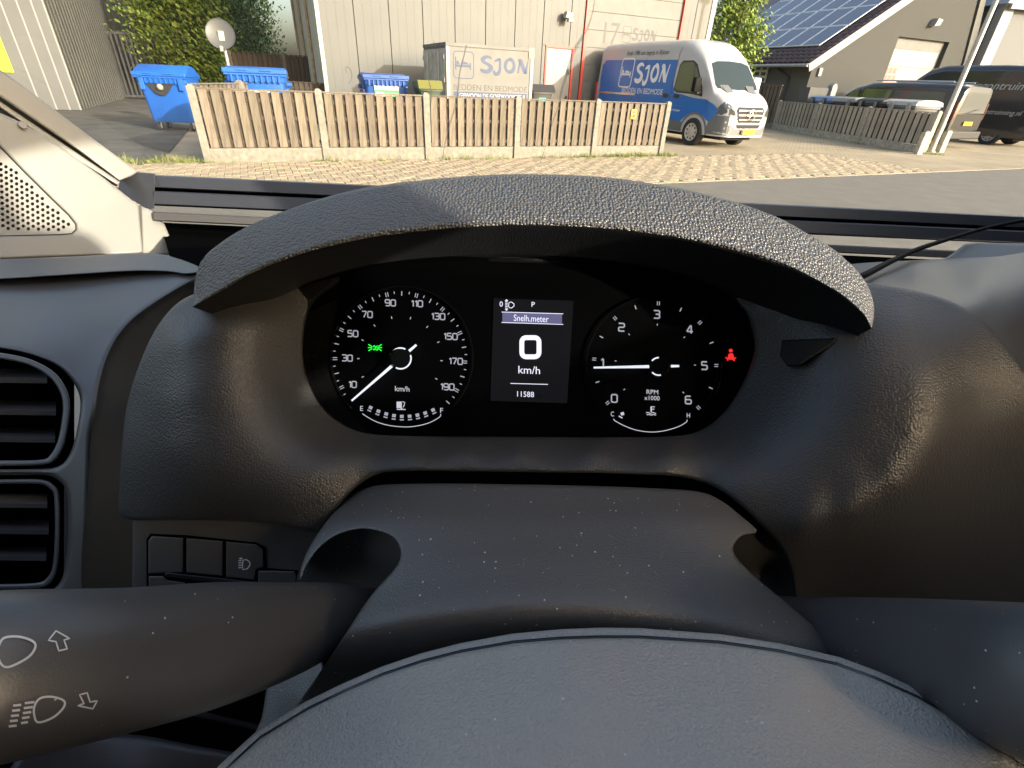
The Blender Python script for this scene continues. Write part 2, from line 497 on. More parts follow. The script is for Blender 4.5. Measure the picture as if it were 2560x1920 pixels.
# pavers, 90 degree herringbone, each a bevelled block; the ones that show largest are separate parts
BW = 0.105; JT = 0.0045
def paver_mesh(name, lx, ly):
    mb = MB(); b = .006; h = .034
    v = [(0, 0, 0), (lx, 0, 0), (lx, ly, 0), (0, ly, 0), (0, 0, h - b), (lx, 0, h - b), (lx, ly, h - b), (0, ly, h - b),
         (b, b, h), (lx - b, b, h), (lx - b, ly - b, h), (b, ly - b, h)]
    f = [(0, 1, 5, 4), (1, 2, 6, 5), (2, 3, 7, 6), (3, 0, 4, 7), (4, 5, 9, 8), (5, 6, 10, 9), (6, 7, 11, 10), (7, 4, 8, 11), (8, 9, 10, 11)]
    return v, f
def pm(name, lx, ly):
    v, f = paver_mesh(name, lx, ly); me = bpy.data.meshes.new(name); me.from_pydata(v, [], f); me.materials.append(M_paver); return me
me_h = pm('paving_brick', 2 * BW - JT, BW - JT); me_v = pm('paving_brick_crosswise', BW - JT, 2 * BW - JT)
cand = []
N0, N1, D0, D1 = 7.16, 10.26, -4.2, 14.0
na = int((D1 - D0) / BW); nb = int((N1 - N0) / BW)
for i in range(-nb - 2, na + nb + 2):
    for j in range(-nb, na):
        for kind, (cx, cy) in (('h', (i + 2 * j, i - 2 * j)), ('v', (i + 2 * j, i - 2 * j + 1))):
            x, y = D0 + cx * BW, N0 + cy * BW
            lx, ly = (2 * BW, BW) if kind == 'h' else (BW, 2 * BW)
            if x < D0 or y < N0 or x + lx > D1 or y + ly > N1: continue
            p = st(x + lx / 2, y + ly / 2); q = p - CAM; dep = q @ FW
            px, py = 1280 + FPX * (q @ RT) / dep, 960 - FPX * (q @ UPV) / dep
            vis = 330 < px < 1800 and py < (445 if px < 700 else 470)
            cand.append((0 if vis else 1, dep, kind, x, y))
cand.sort(key=lambda c: (c[0], c[1]))
fv, ff = [], []
for n_, (inv, dep, kind, x, y) in enumerate(cand):
    dz = random.uniform(-.003, .003); tilt = random.uniform(-.012, .012)
    if n_ < 300 and inv == 0:
        o = bpy.data.objects.new('paving_brick', me_h if kind == 'h' else me_v); COL.objects.link(o); o.parent = pavement
        p = st(x + JT / 2, y + JT / 2); o.location = (p[0], p[1], .004 + dz); o.rotation_euler = (tilt, random.uniform(-.012, .012), AZ)
    else:
        v, f = paver_mesh('', (2 * BW if kind == 'h' else BW) - JT, (BW if kind == 'h' else 2 * BW) - JT)
        b = len(fv)
        for a in v:
            p = st(x + JT / 2 + a[0], y + JT / 2 + a[1]); fv.append((p[0], p[1], .004 + dz + a[2] + tilt * a[0]))
        ff += [tuple(b + i for i in q) for q in f]
make('paving_brick_field', fv, ff, M_paver_is, pavement, kind='stuff')
M_kerb = var_mat('kerb_concrete', (.32, .27, .19), .85, .1, noise=(20, .15))
for n_ in range(34):
    kb = MB().box(0, .992, 0, .1, .0, .036, .004).build('kerb_stone', M_kerb, pavement) if n_ == 0 else bpy.data.objects.new('kerb_stone', kb.data)
    if n_: COL.objects.link(kb); kb.parent = pavement
    q = st(-4.2 + n_, 7.055); kb.location = (q[0], q[1], 0); kb.rotation_euler = (0, 0, AZ)
# far side paving beyond the built bricks
sheet_quad('far_pavement', [st(14.0, 7.1)[:2], st(60, 7.1)[:2], st(60, 10.3)[:2], st(14.0, 10.3)[:2]], M_yard, 0.03)

# ------------------------------------------------------------------ grass and weeds
def tufts(spots, h=.09, n=26, spread=.12):
    v, f = [], []
    for (x, y, s) in spots:
        for _ in range(int(n * s)):
            a = random.uniform(0, 6.28); r = abs(random.gauss(0, spread)) * (.6 + s)
            bx, by = x + r * math.cos(a), y + r * math.sin(a)
            hh = h * random.uniform(.4, 1.3) * s; w = random.uniform(.003, .007); ta = random.uniform(0, 6.28)
            lx, ly = math.cos(ta) * w, math.sin(ta) * w; ox, oy = random.gauss(0, .04), random.gauss(0, .04)
            b = len(v)
            v += [(bx - lx, by - ly, 0.015), (bx + lx, by + ly, 0.015), (bx + ox * .5 + lx * .7, by + oy * .5 + ly * .7, hh * .6), (bx + ox, by + oy, hh)]
            f += [(b, b + 1, b + 2), (b, b + 2, b + 3)]
    return v, f
F0 = np.array([-5.28, 9.02, 0.0])
spots = []
for s, cnt in ((0.3, 3), (2.2, 6), (3.1, 3), (4.6, 8), (5.6, 4), (6.5, 10), (7.3, 16), (8.2, 22), (8.9, 20), (9.5, 14)):
    for _ in range(cnt):
        p = F0 + SD * (s + random.gauss(0, .3)) - SN * (.12 + abs(random.gauss(0, .1)))
        spots.append((p[0], p[1], random.uniform(.35, .9)))
for _ in range(16):
    p = F0 + SD * random.uniform(-1.4, -.1) + SN * random.gauss(0.05, .12); spots.append((p[0], p[1], random.uniform(.5, 1.1)))
v, f = tufts(spots * 2, h=.13)
tag(make('grass', v, f, M_grass), 'green grass and weeds growing along the foot of the front fence', 'grass', kind='stuff')
v, f = tufts([(12.35 + random.gauss(0, .15), 16.75 + random.gauss(0, .1), random.uniform(.5, 1)) for _ in range(14)] + [(12.0, 20.0 + random.gauss(0, .12), random.uniform(.6, 1.2)) for _ in range(8)], h=.12)
tag(make('weeds', v, f, M_grass), 'dry weeds at the foot of the lamp post and the right fence', 'weeds', kind='stuff')

# ------------------------------------------------------------------ fences
def post_mesh(w, h):
    mb = MB(); c = w * .28
    mb.prism([(-w / 2, -w / 2), (w / 2, -w / 2), (w / 2, w / 2), (-w / 2, w / 2)], 0, h - .03, 'z')
    b = len(mb.v)
    mb.v += [(-w / 2 + c, -w / 2 + c, h), (w / 2 - c, -w / 2 + c, h), (w / 2 - c, w / 2 - c, h), (-w / 2 + c, w / 2 - c, h)]
    mb.f += [(b - 4 + i, b - 4 + (i + 1) % 4, b + (i + 1) % 4, b + i) for i in range(4)] + [(b, b + 1, b + 2, b + 3)]
    mb.f.pop(1)
    return mb
def board_mesh(w, h, t):
    mb = MB(); mb.box(-w / 2, w / 2, -t / 2, t / 2, 0, h, .004); return mb
def fence(name, label, loc, rz, n, sp, h, nslat, wood, conc, base=.23, first_post=True, last_post=True, rise=0.0, sg=1):
    root = thing(name, label, 'fence', loc, rz)
    pw = .115; first = {}
    def inst(key, builder, m, nm, loc_, parent=root, rot=0.0):
        if key not in first:
            o = builder().build(nm, m, parent); first[key] = o.data
        else:
            o = bpy.data.objects.new(nm, first[key]); COL.objects.link(o); o.parent = parent
        o.location = loc_; o.rotation_euler = (0, rot, random.uniform(-.01, .01))
        return o
    for i in range(n + 1):
        if (i == 0 and not first_post) or (i == n and not last_post): continue
        inst('post', lambda: post_mesh(pw, h + .04), conc, 'post', (i * sp, 0, rise * i))
    for i in range(n):
        x0, x1 = i * sp + pw / 2, (i + 1) * sp - pw / 2; L = x1 - x0; xm = (x0 + x1) / 2; zz = rise * (i + .5)
        inst('base', lambda: MB().box(-L / 2, L / 2, -.022, .022, .0, base, .005), conc, 'base_slab', (xm, .0, zz))
        inst('cap', lambda: MB().box(-L / 2, L / 2, -.04, .035, 0, .022, .004), wood, 'top_rail', (xm, .002 * sg, zz + h - .022))
        for zr in (base + .1, base + (h - base) * .52, h - .16):
            inst('rail', lambda: MB().box(-L / 2, L / 2, -.012, .012, -.03, .03), M_wooddark, 'cross_rail', (xm, .012 * sg, zz + zr))
        pitch = L / nslat; sw = pitch * .7; hh = h - base - .035
        for k_ in range(nslat):
            inst('slat', lambda: board_mesh(sw, hh, .018), wood, 'slat', (x0 + (k_ + .5) * pitch + random.uniform(-.004, .004), -.012 * sg, zz + base + .008), rot=random.uniform(-.006, .006))
        for k_ in range(nslat - 1):
            inst('back', lambda: board_mesh(pitch * .7, hh - .02, .016), M_wooddark, 'rear_slat', (x0 + (k_ + 1) * pitch, .034 * sg, zz + base + .008))
    return root
f1 = fence('slatted_fence', 'low sunlit timber slat fence with pale concrete posts and base slabs', F0, AZ, 5, 1.9, 1.11, 10, M_wood, M_conc)
# cracked base slab at the right hand panel reads as a patch of broken concrete
f2 = fence('slatted_fence', 'shaded grey slat fence beside the lamp post, right of the white and blue van', (12.16, 17.0, 0), math.atan2(9.2, -.66), 3, 3.075, 1.13, 11, M_woodgrey, M_concdark, sg=-1)
f3 = fence('slatted_fence', 'brown board fence stepping up behind the white and blue van', (11.5, 26.3, 0), math.atan2(4.3, -2.2), 2, 2.0, 1.75, 9, M_wood, M_conc, first_post=False, sg=-1)
f4 = fence('slatted_fence', 'short return of the timber fence behind its left end post', F0 + SN * .08, R(94.0), 2, 1.85, 1.16, 10, M_wood, M_conc, first_post=False)
f5 = fence('slatted_fence', 'dark weathered fence between the grey building and the satellite dish', (-10.6, 21.0, 0), R(35), 2, 1.8, 1.9, 10, M_wooddark, M_wood)
f6 = fence('slatted_fence', 'low dark fence at the foot of the warehouse side wall', (-7.4, 17.4, 0), R(8), 1, 1.5, 1.12, 9, M_wooddark, M_wooddark)
# small enamel sign on the front fence
sg = empty('warning_sign', F0 + SD * 8.55 - SN * .03 + np.array([0, 0, .78]), AZ)
tag(sg, 'small yellow and red sign on the front fence', 'sign')
MB().box(-.07, .07, -.02, -.012, 0, .19, .003).build('plate', M_plate, sg)
MB().add([(-.055, -.0225, .02), (.05, -.0225, .03), (.055, -.0225, .09), (-.02, -.0225, .1)], [(0, 1, 2, 3)]).add([(-.05, -.0225, .12), (.05, -.0225, .115), (.03, -.0225, .16), (-.03, -.0225, .165)], [(0, 1, 2, 3)]).build('print', M_red, sg)

# ------------------------------------------------------------------ warehouse
WAZ = R(24.3); WC = np.array([-5.92, 17.11, 0.0])
WD = np.array([math.cos(WAZ), math.sin(WAZ), 0]); WN = np.array([-math.sin(WAZ), math.cos(WAZ), 0])
wh = thing('warehouse', 'cream metal-clad warehouse with red framed roller door marked 17', 'building', WC, WAZ)
def wpx(px, py):
    p = on_plane(px, py, WC, WN) - WC; return float(p @ WD), float(p[2])
WHH = 7.2
def wpanel(s0, s1, z0, z1, nm='wall_panel', m=None):
    g = .009
    mb = MB(); x0, x1 = s0 + g, s1 - g
    # a wide shallow panel with fine vertical ribs
    n = max(1, int(round((x1 - x0) / .25))); xs = [x0]
    poly = [(x0, .05), (x0, .006), (x0 + .006, 0)]
    for i in range(1, n):
        xx = x0 + (x1 - x0) * i / n; poly += [(xx - .006, 0), (xx - .003, .003), (xx + .003, .003), (xx + .006, 0)]
    poly += [(x1 - .006, 0), (x1, .006), (x1, .05)]
    mb.prism(poly[::-1], z0, z1, 'z')
    return mb.build(nm, m or M_panel, wh)
MB().box(.02, 13.85, .052, .2, 0, WHH).build('wall_core', M_gap, wh)
for i in range(7): wpanel(i, i + 1, .0, WHH)
dl, dz_ = wpx(1364.5, 112); dr, _ = wpx(1436, 118)
rl, rr_ = wpx(1466, 10)[0], wpx(1710, 10)[0]
wpanel(7, 8, dz_, WHH); wpanel(8, rl, dz_, WHH); wpanel(7, dl, 0, dz_ - .01); wpanel(dr, rl, 0, dz_ - .01)
wpanel(rr_ + .12, rr_ + .6, 0, WHH); wpanel(rr_ + .6, 13.7, 0, WHH)
MB().box(13.7, 13.9, -.03, .12, 0, WHH, .01).build('corner_trim', M_white, wh)
MB().box(-.05, .06, -.02, .14, 0, WHH, .01).build('corner_trim', M_corr, wh)
# corrugated side wall, facing the alley
mb = MB(); poly = []
yy = .1
while yy < 11.5:
    poly += [(0, yy), (0, yy + .09), (.03, yy + .115), (.03, yy + .2)]; yy += .225
poly = [(a, b) for a, b in poly] + [(.12, yy), (.12, .1)]
mb.prism(poly, 0, WHH, 'z'); mb.build('side_cladding', M_corr, wh)
for y_ in (2.9, 6.3, 9.9):
    MB().tube([(-.06, y_, .05), (-.06, y_, WHH)], .045, 10).build('downpipe', mat('rusty_pipe', (.3, .22, .13), .7, noise=(6, .4)), wh, 60)
MB().box(-.3, 14.1, -.25, 11.8, WHH, WHH + .25, .02).build('roof', M_grey, wh)
# pedestrian door
dd = MB().box(dl + .07, dr - .07, .02, .06, .02, dz_ - .07, .004).build('door', M_white, wh)
for a, b, c, e in ((dl, dl + .07, 0, dz_), (dr - .07, dr, 0, dz_), (dl + .07, dr - .07, dz_ - .07, dz_)):
    MB().box(a, b, -.03, .07, c, e, .004).build('door_frame', M_red, dd)
zs = wpx(1395, 180)[1]; ms = (dl + dr) / 2
MB().box(ms - .22, ms + .16, .008, .02, zs - .06, zs + .03, .003).build('letter_slot', M_grey, dd)
MB().box(dr - .2, dr - .12, -.03, .02, zs - .06, zs + .1, .006).build('handle', M_blackp, dd)
MB().box(dr - .19, dr - .13, -.03, .02, .95, 1.03, .006).build('handle', M_blackp, dd)
# roller door: sections between red jambs
for a, b in ((rl, rl + .1), (rr_, rr_ + .12)):
    MB().box(a, b, -.06, .1, 0, WHH - .4, .006).build('door_frame', M_red, wh)
MB().box(rl + .1, rr_, .06, .1, WHH - 1.4, WHH - .4).build('door_header', M_panel, wh)
zz = 0.0
rd = None
while zz < WHH - 1.45:
    o = MB().box(rl + .1, rr_, .03, .07, zz + .004, zz + .496, .006).build('door_section', M_offwhite, wh); zz += .5
def wall_print(nm, v2, f, m, parent, off, cx, cz, rot=0.0):
    c, s_ = math.cos(rot), math.sin(rot)
    return make(nm, [(cx + a * c - b * s_, off, cz + a * s_ + b * c) for a, b in v2], f, m, parent)
def bed_logo(w, h, lw):
    """rounded frame with a bed in it; returns frame ribbon and bed shapes (2-D, centred)"""
    fr = ribbon(rrect(-w / 2, w / 2, -h / 2, h / 2, w * .16), lw, closed=True)
    mb = MB(); s = w / 2
    def q(pts):
        b = len(mb.v); mb.v.extend((a * s, c * s, 0) for a, c in pts); mb.f.append(tuple(range(b, b + len(pts))))
    q([(-.8, -.16), (.62, -.16), (.62, .02), (-.8, .02)])
    q([(-.84, -.36), (-.74, -.36), (-.74, .62), (-.84, .62)]); q([(.6, -.36), (.72, -.36), (.72, .2), (.6, .2)])
    q([(-.72, .06), (-.42, .06), (-.46, .22), (-.6, .34), (-.68, .3)])
    q([(-.28, .06), (.56, .06), (.3, .22), (0.0, .28), (-.2, .24)])
    return fr, ([(a, b) for a, b, _ in mb.v], mb.f)
def sjon(height):
    """the brush lettered word as strokes of varying width, centred"""
    L = [([(.62, .86), (.5, .96), (.3, .96), (.14, .82), (.2, .64), (.42, .52), (.58, .38), (.56, .2), (.38, .06), (.14, .1), (.02, .22)], [.08, .16, .22, .26, .2, .2, .24, .27, .27, .24, .1]),
         ([(.78, .72), (.95, .82), (1.1, .9)], [.08, .2, .12]), ([(1.08, .92), (1.1, .6), (1.1, .3), (1.06, .08), (.94, -.06), (.82, -.04), (.76, .16)], [.14, .14, .15, .2, .26, .2, .08]),
         ([(1.66, .92), (1.5, .82), (1.4, .55), (1.44, .28), (1.6, .12), (1.8, .18), (1.9, .45), (1.86, .72), (1.72, .9), (1.6, .94)], [.1, .2, .2, .16, .22, .26, .18, .18, .24, .2]),
         ([(2.14, .05), (2.18, .4), (2.24, .8)], [.09, .1, .1]), ([(2.12, .82), (2.24, .9), (2.32, .7), (2.46, .35), (2.56, .08)], [.1, .24, .26, .24, .2]), ([(2.58, .04), (2.62, .4), (2.72, .96)], [.2, .12, .06])]
    V_, F_ = [], []
    for pts, w in L:
        pw_ = crom([(*p, ww) for p, ww in zip(pts, w)], max(8, len(pts) * 4))
        v, f = ribbon(pw_[:, :2], pw_[:, 2] * .92); b = len(V_); V_ += v; F_ += [tuple(b + i for i in q) for q in f]
    V_ = np.array(V_); c = (V_.max(0) + V_.min(0)) / 2; s = height / (V_[:, 1].max() - V_[:, 1].min())
    return (V_ - c) * s, F_
s17, z17 = wpx(1530, 84)
v, f = text2d('17', 0.62, .62); wall_print('house_number', v, f, M_greyprint, wh, .0265, s17, z17)
sL, zL = wpx(1568, 86)
fr, bed = bed_logo(.34, .46, .02); wall_print('logo_frame', fr[0], fr[1], M_greyprint, wh, .0265, sL, zL); wall_print('logo_bed', bed[0], bed[1], M_greyprint, wh, .0265, sL, zL)
sJ, zJ = wpx(1612, 88); v, f = sjon(.42); wall_print('lettering', v * np.array([1.1, 1]), f, M_greyprint, wh, .0265, sJ, zJ - .02)
# flood light on the wall
ls, lz = wpx(1412, 42)
lamp = thing('wall_floodlight', 'small floodlight on a bracket on the cream warehouse wall', 'lamp', WC + WD * ls + np.array([0, 0, lz]), WAZ)
MB().box(-.05, .05, -.1, 0, -.03, .05, .008).build('bracket', M_grey, lamp)
MB().prism([(-.12, -.04), (.1, -.08), (.14, .08), (-.08, .12)], -.32, -.1, 'y').build('housing', M_concdark, lamp)
MB().box(-.03, .15, -.36, -.22, -.15, -.06, .01).build('sensor', M_white, lamp)

# ------------------------------------------------------------------ left grey building, gate, far wall
GC = np.array([-14.4, 18.14, 0.0])
lx0, _ = [float(q) for q in ((on_plane(44, 200, GC, SN) - GC) @ SD, 0)]; lz1 = float(on_plane(4, 88, GC, SN)[2])
gb = thing('grey_hall', 'light grey metal hall with white seams and a lime green panel at the left edge', 'building', GC, AZ)
xs = [0, -.28, -.62, -1.0, -1.95, -3.1, -4.25]
for i in range(len(xs) - 1):
    MB().box(xs[i + 1] + .02, xs[i] - .02, 0, .06, .02, 8.2, .008).build('wall_panel', M_panelg, gb)
    MB().box(xs[i] - .02, xs[i] + .02, -.012, .05, .02, 8.2).build('seam_strip', M_white, gb)
for i in range(9):
    MB().box(-5.4 - i * 1.15 + .02, -4.25 - i * 1.15 - .02, 0, .06, .02, 8.2, .008).build('wall_panel', M_panelg, gb)
MB().box(-14.6, -.03, .06, 9.0, 0, 8.2).build('wall_core', M_panelg, gb)
MB().box(lx0 - 3, lx0, -.05, -.005, 1.0, lz1, .01).build('lime_panel', M_lime, gb)
MB().box(-14.8, .2, -.2, 9.2, 8.2, 8.4).build('roof', M_grey, gb)
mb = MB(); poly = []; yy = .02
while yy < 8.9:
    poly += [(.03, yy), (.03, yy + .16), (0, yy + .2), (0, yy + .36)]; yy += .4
mb.prism(poly + [(-.028, yy), (-.028, .02)], .02, 8.19, 'z'); mb.build('side_cladding', M_corrd, gb)  # hall side coloured dark to stand in for shade on it
bw_c = np.array([-25.5, 32.0, 0])
bw = thing('corrugated_shed', 'dark grey corrugated shed wall in the shade behind the metal gate', 'building', bw_c, R(22))
mb = MB(); poly = []; xx = 0.0
while xx < 8.2:
    poly += [(xx, 0), (xx + .16, 0), (xx + .2, .05), (xx + .36, .05)]; xx += .4
mb.prism([(a, b) for a, b in poly][::-1] + [(0, .3), (xx, .3)], .0, 7.0, 'z'); mb.build('cladding', M_corrd, bw)
MB().box(0, 8.3, .31, 5, 0, 7).build('wall_core', M_corrd, bw)
MB().box(-.2, 8.5, -.2, 5.2, 7.0, 7.2).build('roof', M_grey, bw)
gt0 = at_dist(236, 150, 31.0); gt0[2] = 0; gaz = R(22)
M_gate = mat('shade_dark_gate_steel', (.035, .035, .034), .5)  # steel darkened in place of the shadow that misses the gate
gate = thing('metal_gate', 'dark steel double gate with mesh bars beside the light grey hall', 'gate', gt0, gaz)
for leaf in range(2):
    x0 = .55 + leaf * 1.75; x1 = x0 + 1.65
    lf = MB().box(x0, x0 + .06, -.03, .03, .1, 2.5).box(x1 - .06, x1, -.03, .03, .1, 2.5).box(x0 + .06, x1 - .06, -.03, .03, 2.42, 2.5).box(x0 + .06, x1 - .06, -.03, .03, .1, .18).build('gate_leaf', M_gate, gate)
    for i in range(9):
        xx = x0 + .06 + (i + .5) * 1.53 / 9
        MB().box(xx - .035, xx + .035, -.012, .012, .18, 2.42).build('bar', M_gate, lf)
for x_ in (0.42, 4.2):
    MB().box(x_ - .06, x_ + .06, -.06, .06, 0, 2.65).build('gate_post', M_gate, gate)
MB().tube([(.3, -.1, 2.3), (.55, -.1, 2.3)], .03, 8).build('latch', M_galv, gate)
# rubble strip at the foot of the hall
# ------------------------------------------------------------------ satellite dish on a pole
dc = at_dist(550, 83, 15.2)
dish = thing('satellite_dish', 'round grey satellite dish on a pole behind the blue containers', 'satellite dish', (dc[0], dc[1], 0), R(18))
MB().tube([(0, .18, 0), (0, .18, dc[2] + .1)], .035, 10).build('pole', M_galv, dish, 60)
prof = [(r_, .10 * (r_ / .4) ** 2) for r_ in np.linspace(.001, .3, 9)] + [(.305, .064), (.3, .05)] + [(r_, .10 * (r_ / .4) ** 2 - .012) for r_ in np.linspace(.29, .001, 6)]
db = MB().lathe([(r_, -h_) for r_, h_ in prof], (0, .1, 0), 'y', 32)
rotm = Matrix.Rotation(R(-14), 4, 'X')
db.v = [tuple(rotm @ Vector(p) + Vector((0, 0, dc[2]))) for p in db.v]
db.build('reflector', mat('dish_grey', (.07, .073, .076), .45), dish, 40)
MB().tube([(0, .08, dc[2] - .26), (0, -.2, dc[2] - .3)], .016, 8).build('arm', M_galv, dish)
MB().box(-.03, .03, -.27, -.18, dc[2] - .35, dc[2] - .24, .01).build('receiver_head', M_white, dish)
MB().box(-.06, .06, .06, .2, dc[2] - .2, dc[2] + .05, .01).build('mount', M_galv, dish)

# ------------------------------------------------------------------ rolling waste containers
def container_bin(name, label, loc, rz, m, open_end=False, sticker=None):
    root = thing(name, label, 'waste container', loc, rz, 'blue rolling waste containers')
    Wt, Dt, Wb, Db, z0, z1 = .52, .46, .44, .34, .2, (1.14 if open_end else 1.3); rise = .2 if open_end else .08
    v = []
    for z, a, b in ((z0, Wb, Db), (z0 + .03, Wb + .02, Db + .02), (z1 - .12, Wt - .02, Dt - .03), (z1 - .12, Wt + .01, Dt), (z1, Wt + .02, Dt + .02)):
        for px, py in rrect(-a, a, -b, b, .07, 3): v.append((px, py, z))
    n = len(v) // 5; f = [tuple(range(n))[::-1]] + [(i * n + k_, i * n + (k_ + 1) % n, (i + 1) * n + (k_ + 1) % n, (i + 1) * n + k_) for i in range(4) for k_ in range(n)]
    make('body', v, f, m, root, 40)
    mb = MB()
    for i in range(9):
        x = -Wt + .1 + i * (2 * Wt - .2) / 8; mb.box(x - .018, x + .018, -Dt - .045, -Dt, z1 - .13, z1 - .02)
    mb.box(-Wt - .03, Wt + .03, -Dt - .05, Dt + .05, z1 - .02, z1 + .015, .008)
    mb.build('rim', m, root)
    # lid: barrel vault with a skirt
    v, f = [], []; K = 9
    for xx in (-Wt - .04, -Wt, Wt, Wt + .04):
        for k_ in range(K):
            t = k_ / (K - 1); y = -(Dt + .04) + t * 2 * (Dt + .04); z = z1 + .05 + rise * math.sin(math.pi * min(1, max(0, t))) ** .75
            if abs(xx) > Wt + .01: z -= .03
            v.append((xx, y, z))
    f = [(i * K + k_, i * K + k_ + 1, (i + 1) * K + k_ + 1, (i + 1) * K + k_) for i in range(3) for k_ in range(K - 1)]
    f += [tuple(range(K)), tuple(range(3 * K, 4 * K))[::-1]]
    lid = make('lid', v, f, m, root, 40)
    MB().box(-Wt - .045, Wt + .045, -Dt - .065, -Dt - .03, z1 + .02, z1 + .1, .01).build('lid_edge', m, lid)
    for x in (-.32, .1): MB().box(x, x + .2, -Dt - .085, -Dt - .06, z1 + .06, z1 + .085, .004).build('lid_grip', m, lid)
    for sgn in (-1, 1):
        MB().lathe([(.0, 0), (.045, 0), (.045, sgn * .09), (0, sgn * .09)], (sgn * (Wt + .01), 0, z1 - .16), 'x', 12).build('lifting_trunnion', m, root, 40)
        MB().box(min(sgn * (Wt - .03), sgn * (Wt + .035)), max(sgn * (Wt - .03), sgn * (Wt + .035)), -.3, .3, z1 - .3, z1 - .22, .01).build('side_rib', m, root)
    if open_end:
        pts = [(-.26, 0)] + [(-.26 + .52 * t, -.24 * math.sin(math.pi * t) ** .7) for t in np.linspace(.05, .95, 12)] + [(.3, 0)]
        make('dark_opening', [(a - .05, -Dt - .012, z1 - .13 + b) for a, b in pts], [tuple(range(len(pts)))], M_black, root)
        MB().lathe([(.001, -.07), (.05, -.05), (.075, 0), (.05, .05), (.001, .07)], (-.05, -Dt - .03, z1 - .2), 'y', 14).build('end_cap', M_grey, root, 60)
        for x in (-.46, .36): MB().box(x, x + .1, -Dt - .05, -Dt - .005, z1 - .26, z1 + .02, .008).build('hinge', m, root)
    for sx in (-1, 1):
        for sy in (-1, 1):
            c = (sx * .36, sy * .26, .1)
            w = MB().lathe([(.02, -.025), (.1, -.022), (.1, .022), (.02, .025)], c, 'x', 16).build('caster', M_black, root, 40)
            MB().box(c[0] - .04, c[0] + .04, c[1] - .03, c[1] + .03, .12, .21, .006).build('caster_fork', M_galv, w)
            MB().lathe([(.001, -.028), (.045, -.027), (.045, .027), (.001, .028)], c, 'x', 12).build('wheel_hub', M_galv, w)
    return root
b1 = container_bin('rolling_container', 'bright blue waste container on casters, leftmost, beside the metal gate', on_ground(405, 327) + np.array([.36 * math.cos(R(12)) - .26 * math.sin(R(12)), .36 * math.sin(R(12)) + .26 * math.cos(R(12)), 0]), R(12), M_binblue, open_end=True)
p2 = at_dist(641, 175, 12.9)
b2 = container_bin('rolling_container', 'bright blue waste container with small white label, right behind the front fence', (p2[0], p2[1], 0), R(20), M_binblue)
MB().box(-.22, .2, -.447, -.437, .92, 1.03).build('label_plate', M_label, b2)
v, f = text2d('4406-036', .34, .06); make('lettering', [(a - .01, -.4485, .975 + b) for a, b in v], f, M_greyprint, b2)
p3 = at_dist(955, 178, 15.2)
b3 = container_bin('rolling_container', 'deep blue waste container with green and white service sticker before the cream wall', (p3[0], p3[1], 0.1), R(24), M_binblue2)
b3.location.z = 0.0
y3 = -.447
def stk(nm, x0, x1, z0, z1, m, y): return make(nm, [(x0, y, z0), (x1, y, z0), (x1, y - .0 * 1, z1), (x0, y, z1)], [(0, 1, 2, 3)], m, b3)
st3 = MB().box(-.3, .3, y3 - .008, y3, .72, 1.17).build('sticker', M_label, b3)
make('sticker_band', [(-.298, y3 - .0095, .8), (.298, y3 - .0095, .8), (.298, y3 - .0095, 1.08), (-.298, y3 - .0095, 1.08)], [(0, 1, 2, 3)], M_green, st3)
for s_, w_, h_, x_, z_, m_ in (('KARTON', .24, .04, 0, 1.125, M_navy), ('MILIEU SERVICE', .36, .055, .1, .99, M_label), ('NEDERLAND', .26, .035, .06, .92, M_label), ('088 - 08 09 070', .42, .045, 0, .76, M_greyprint)):
    v, f = text2d(s_, w_, h_); make('sticker_text', [(x_ + a, y3 - .011, z_ + b) for a, b in v], f, m_, st3)
mb = MB()
for pts, w in (([(-.14, .7), (-.16, .78), (-.2, .84), (-.25, .83), (-.265, .76), (-.25, .72)], [.05, .05, .055, .06, .05, .03]), ([(-.2, .66), (-.19, .74), (-.17, .8), (-.13, .84), (-.1, .83), (-.085, .76), (-.1, .72)], [.045, .05, .05, .05, .055, .05, .03])):
    pw_ = crom([(*p, w_) for p, w_ in zip(pts, w)], 18); v, f = ribbon(pw_[:, :2], pw_[:, 2]); mb.add([(a, y3 - .011 - .001 * (len(mb.v) > 0), b + .17) for a, b in v], f)
mb.build('sticker_emblem', M_label, st3)
# small dark wheelie bins
def wheelie(label, loc, rz, m, lidm, h=1.05, w=.27):
    root = thing('wheelie_bin', label, 'wheelie bin', loc, rz)
    v = []
    for z, a in ((.05, w * .74), (h * .86, w * .95), (h * .86, w * 1.08), (h * .92, w * 1.08)):
        for px, py in rrect(-a, a, -a * 1.1, a * 1.1, .04, 2): v.append((px, py, z))
    n = len(v) // 4; f = [tuple(range(n))[::-1]] + [(i * n + k_, i * n + (k_ + 1) % n, (i + 1) * n + (k_ + 1) % n, (i + 1) * n + k_) for i in range(3) for k_ in range(n)]
    make('body', v, f, m, root, 40)
    MB().prism([(-w * 1.3, h * .9), (w * 1.25, h * .93), (w * 1.1, h), (-w * .8, h * 1.04)], -w * 1.12, w * 1.12, 'x').build('lid', lidm, root, 40)
    MB().tube([(-w, w * 1.35, h * .93), (w, w * 1.35, h * .93)], .018, 8).build('handle', m, root)
    for sx in (-1, 1): MB().lathe([(.01, -.025), (.1, -.025), (.1, .025), (.01, .025)], (sx * w * .9, w * .9, .1), 'x', 14).build('wheel', M_black, root, 40)
    return root
q = at_dist(1069, 215, 14.6); wheelie('dark green wheelie bin with olive lid left of the white trailer box', (q[0], q[1], 0), R(24), mat('dark_green_plastic', (.02, .04, .02), .5), mat('olive_lid', (.13, .13, .03), .5), h=1.28)
q = at_dist(1345, 235, 17.2); wb = wheelie('dark grey wheelie bin with teal sticker between trailer box and white door', (q[0], q[1], 0), R(24), M_blackp, M_blackp, h=1.3, w=.33)
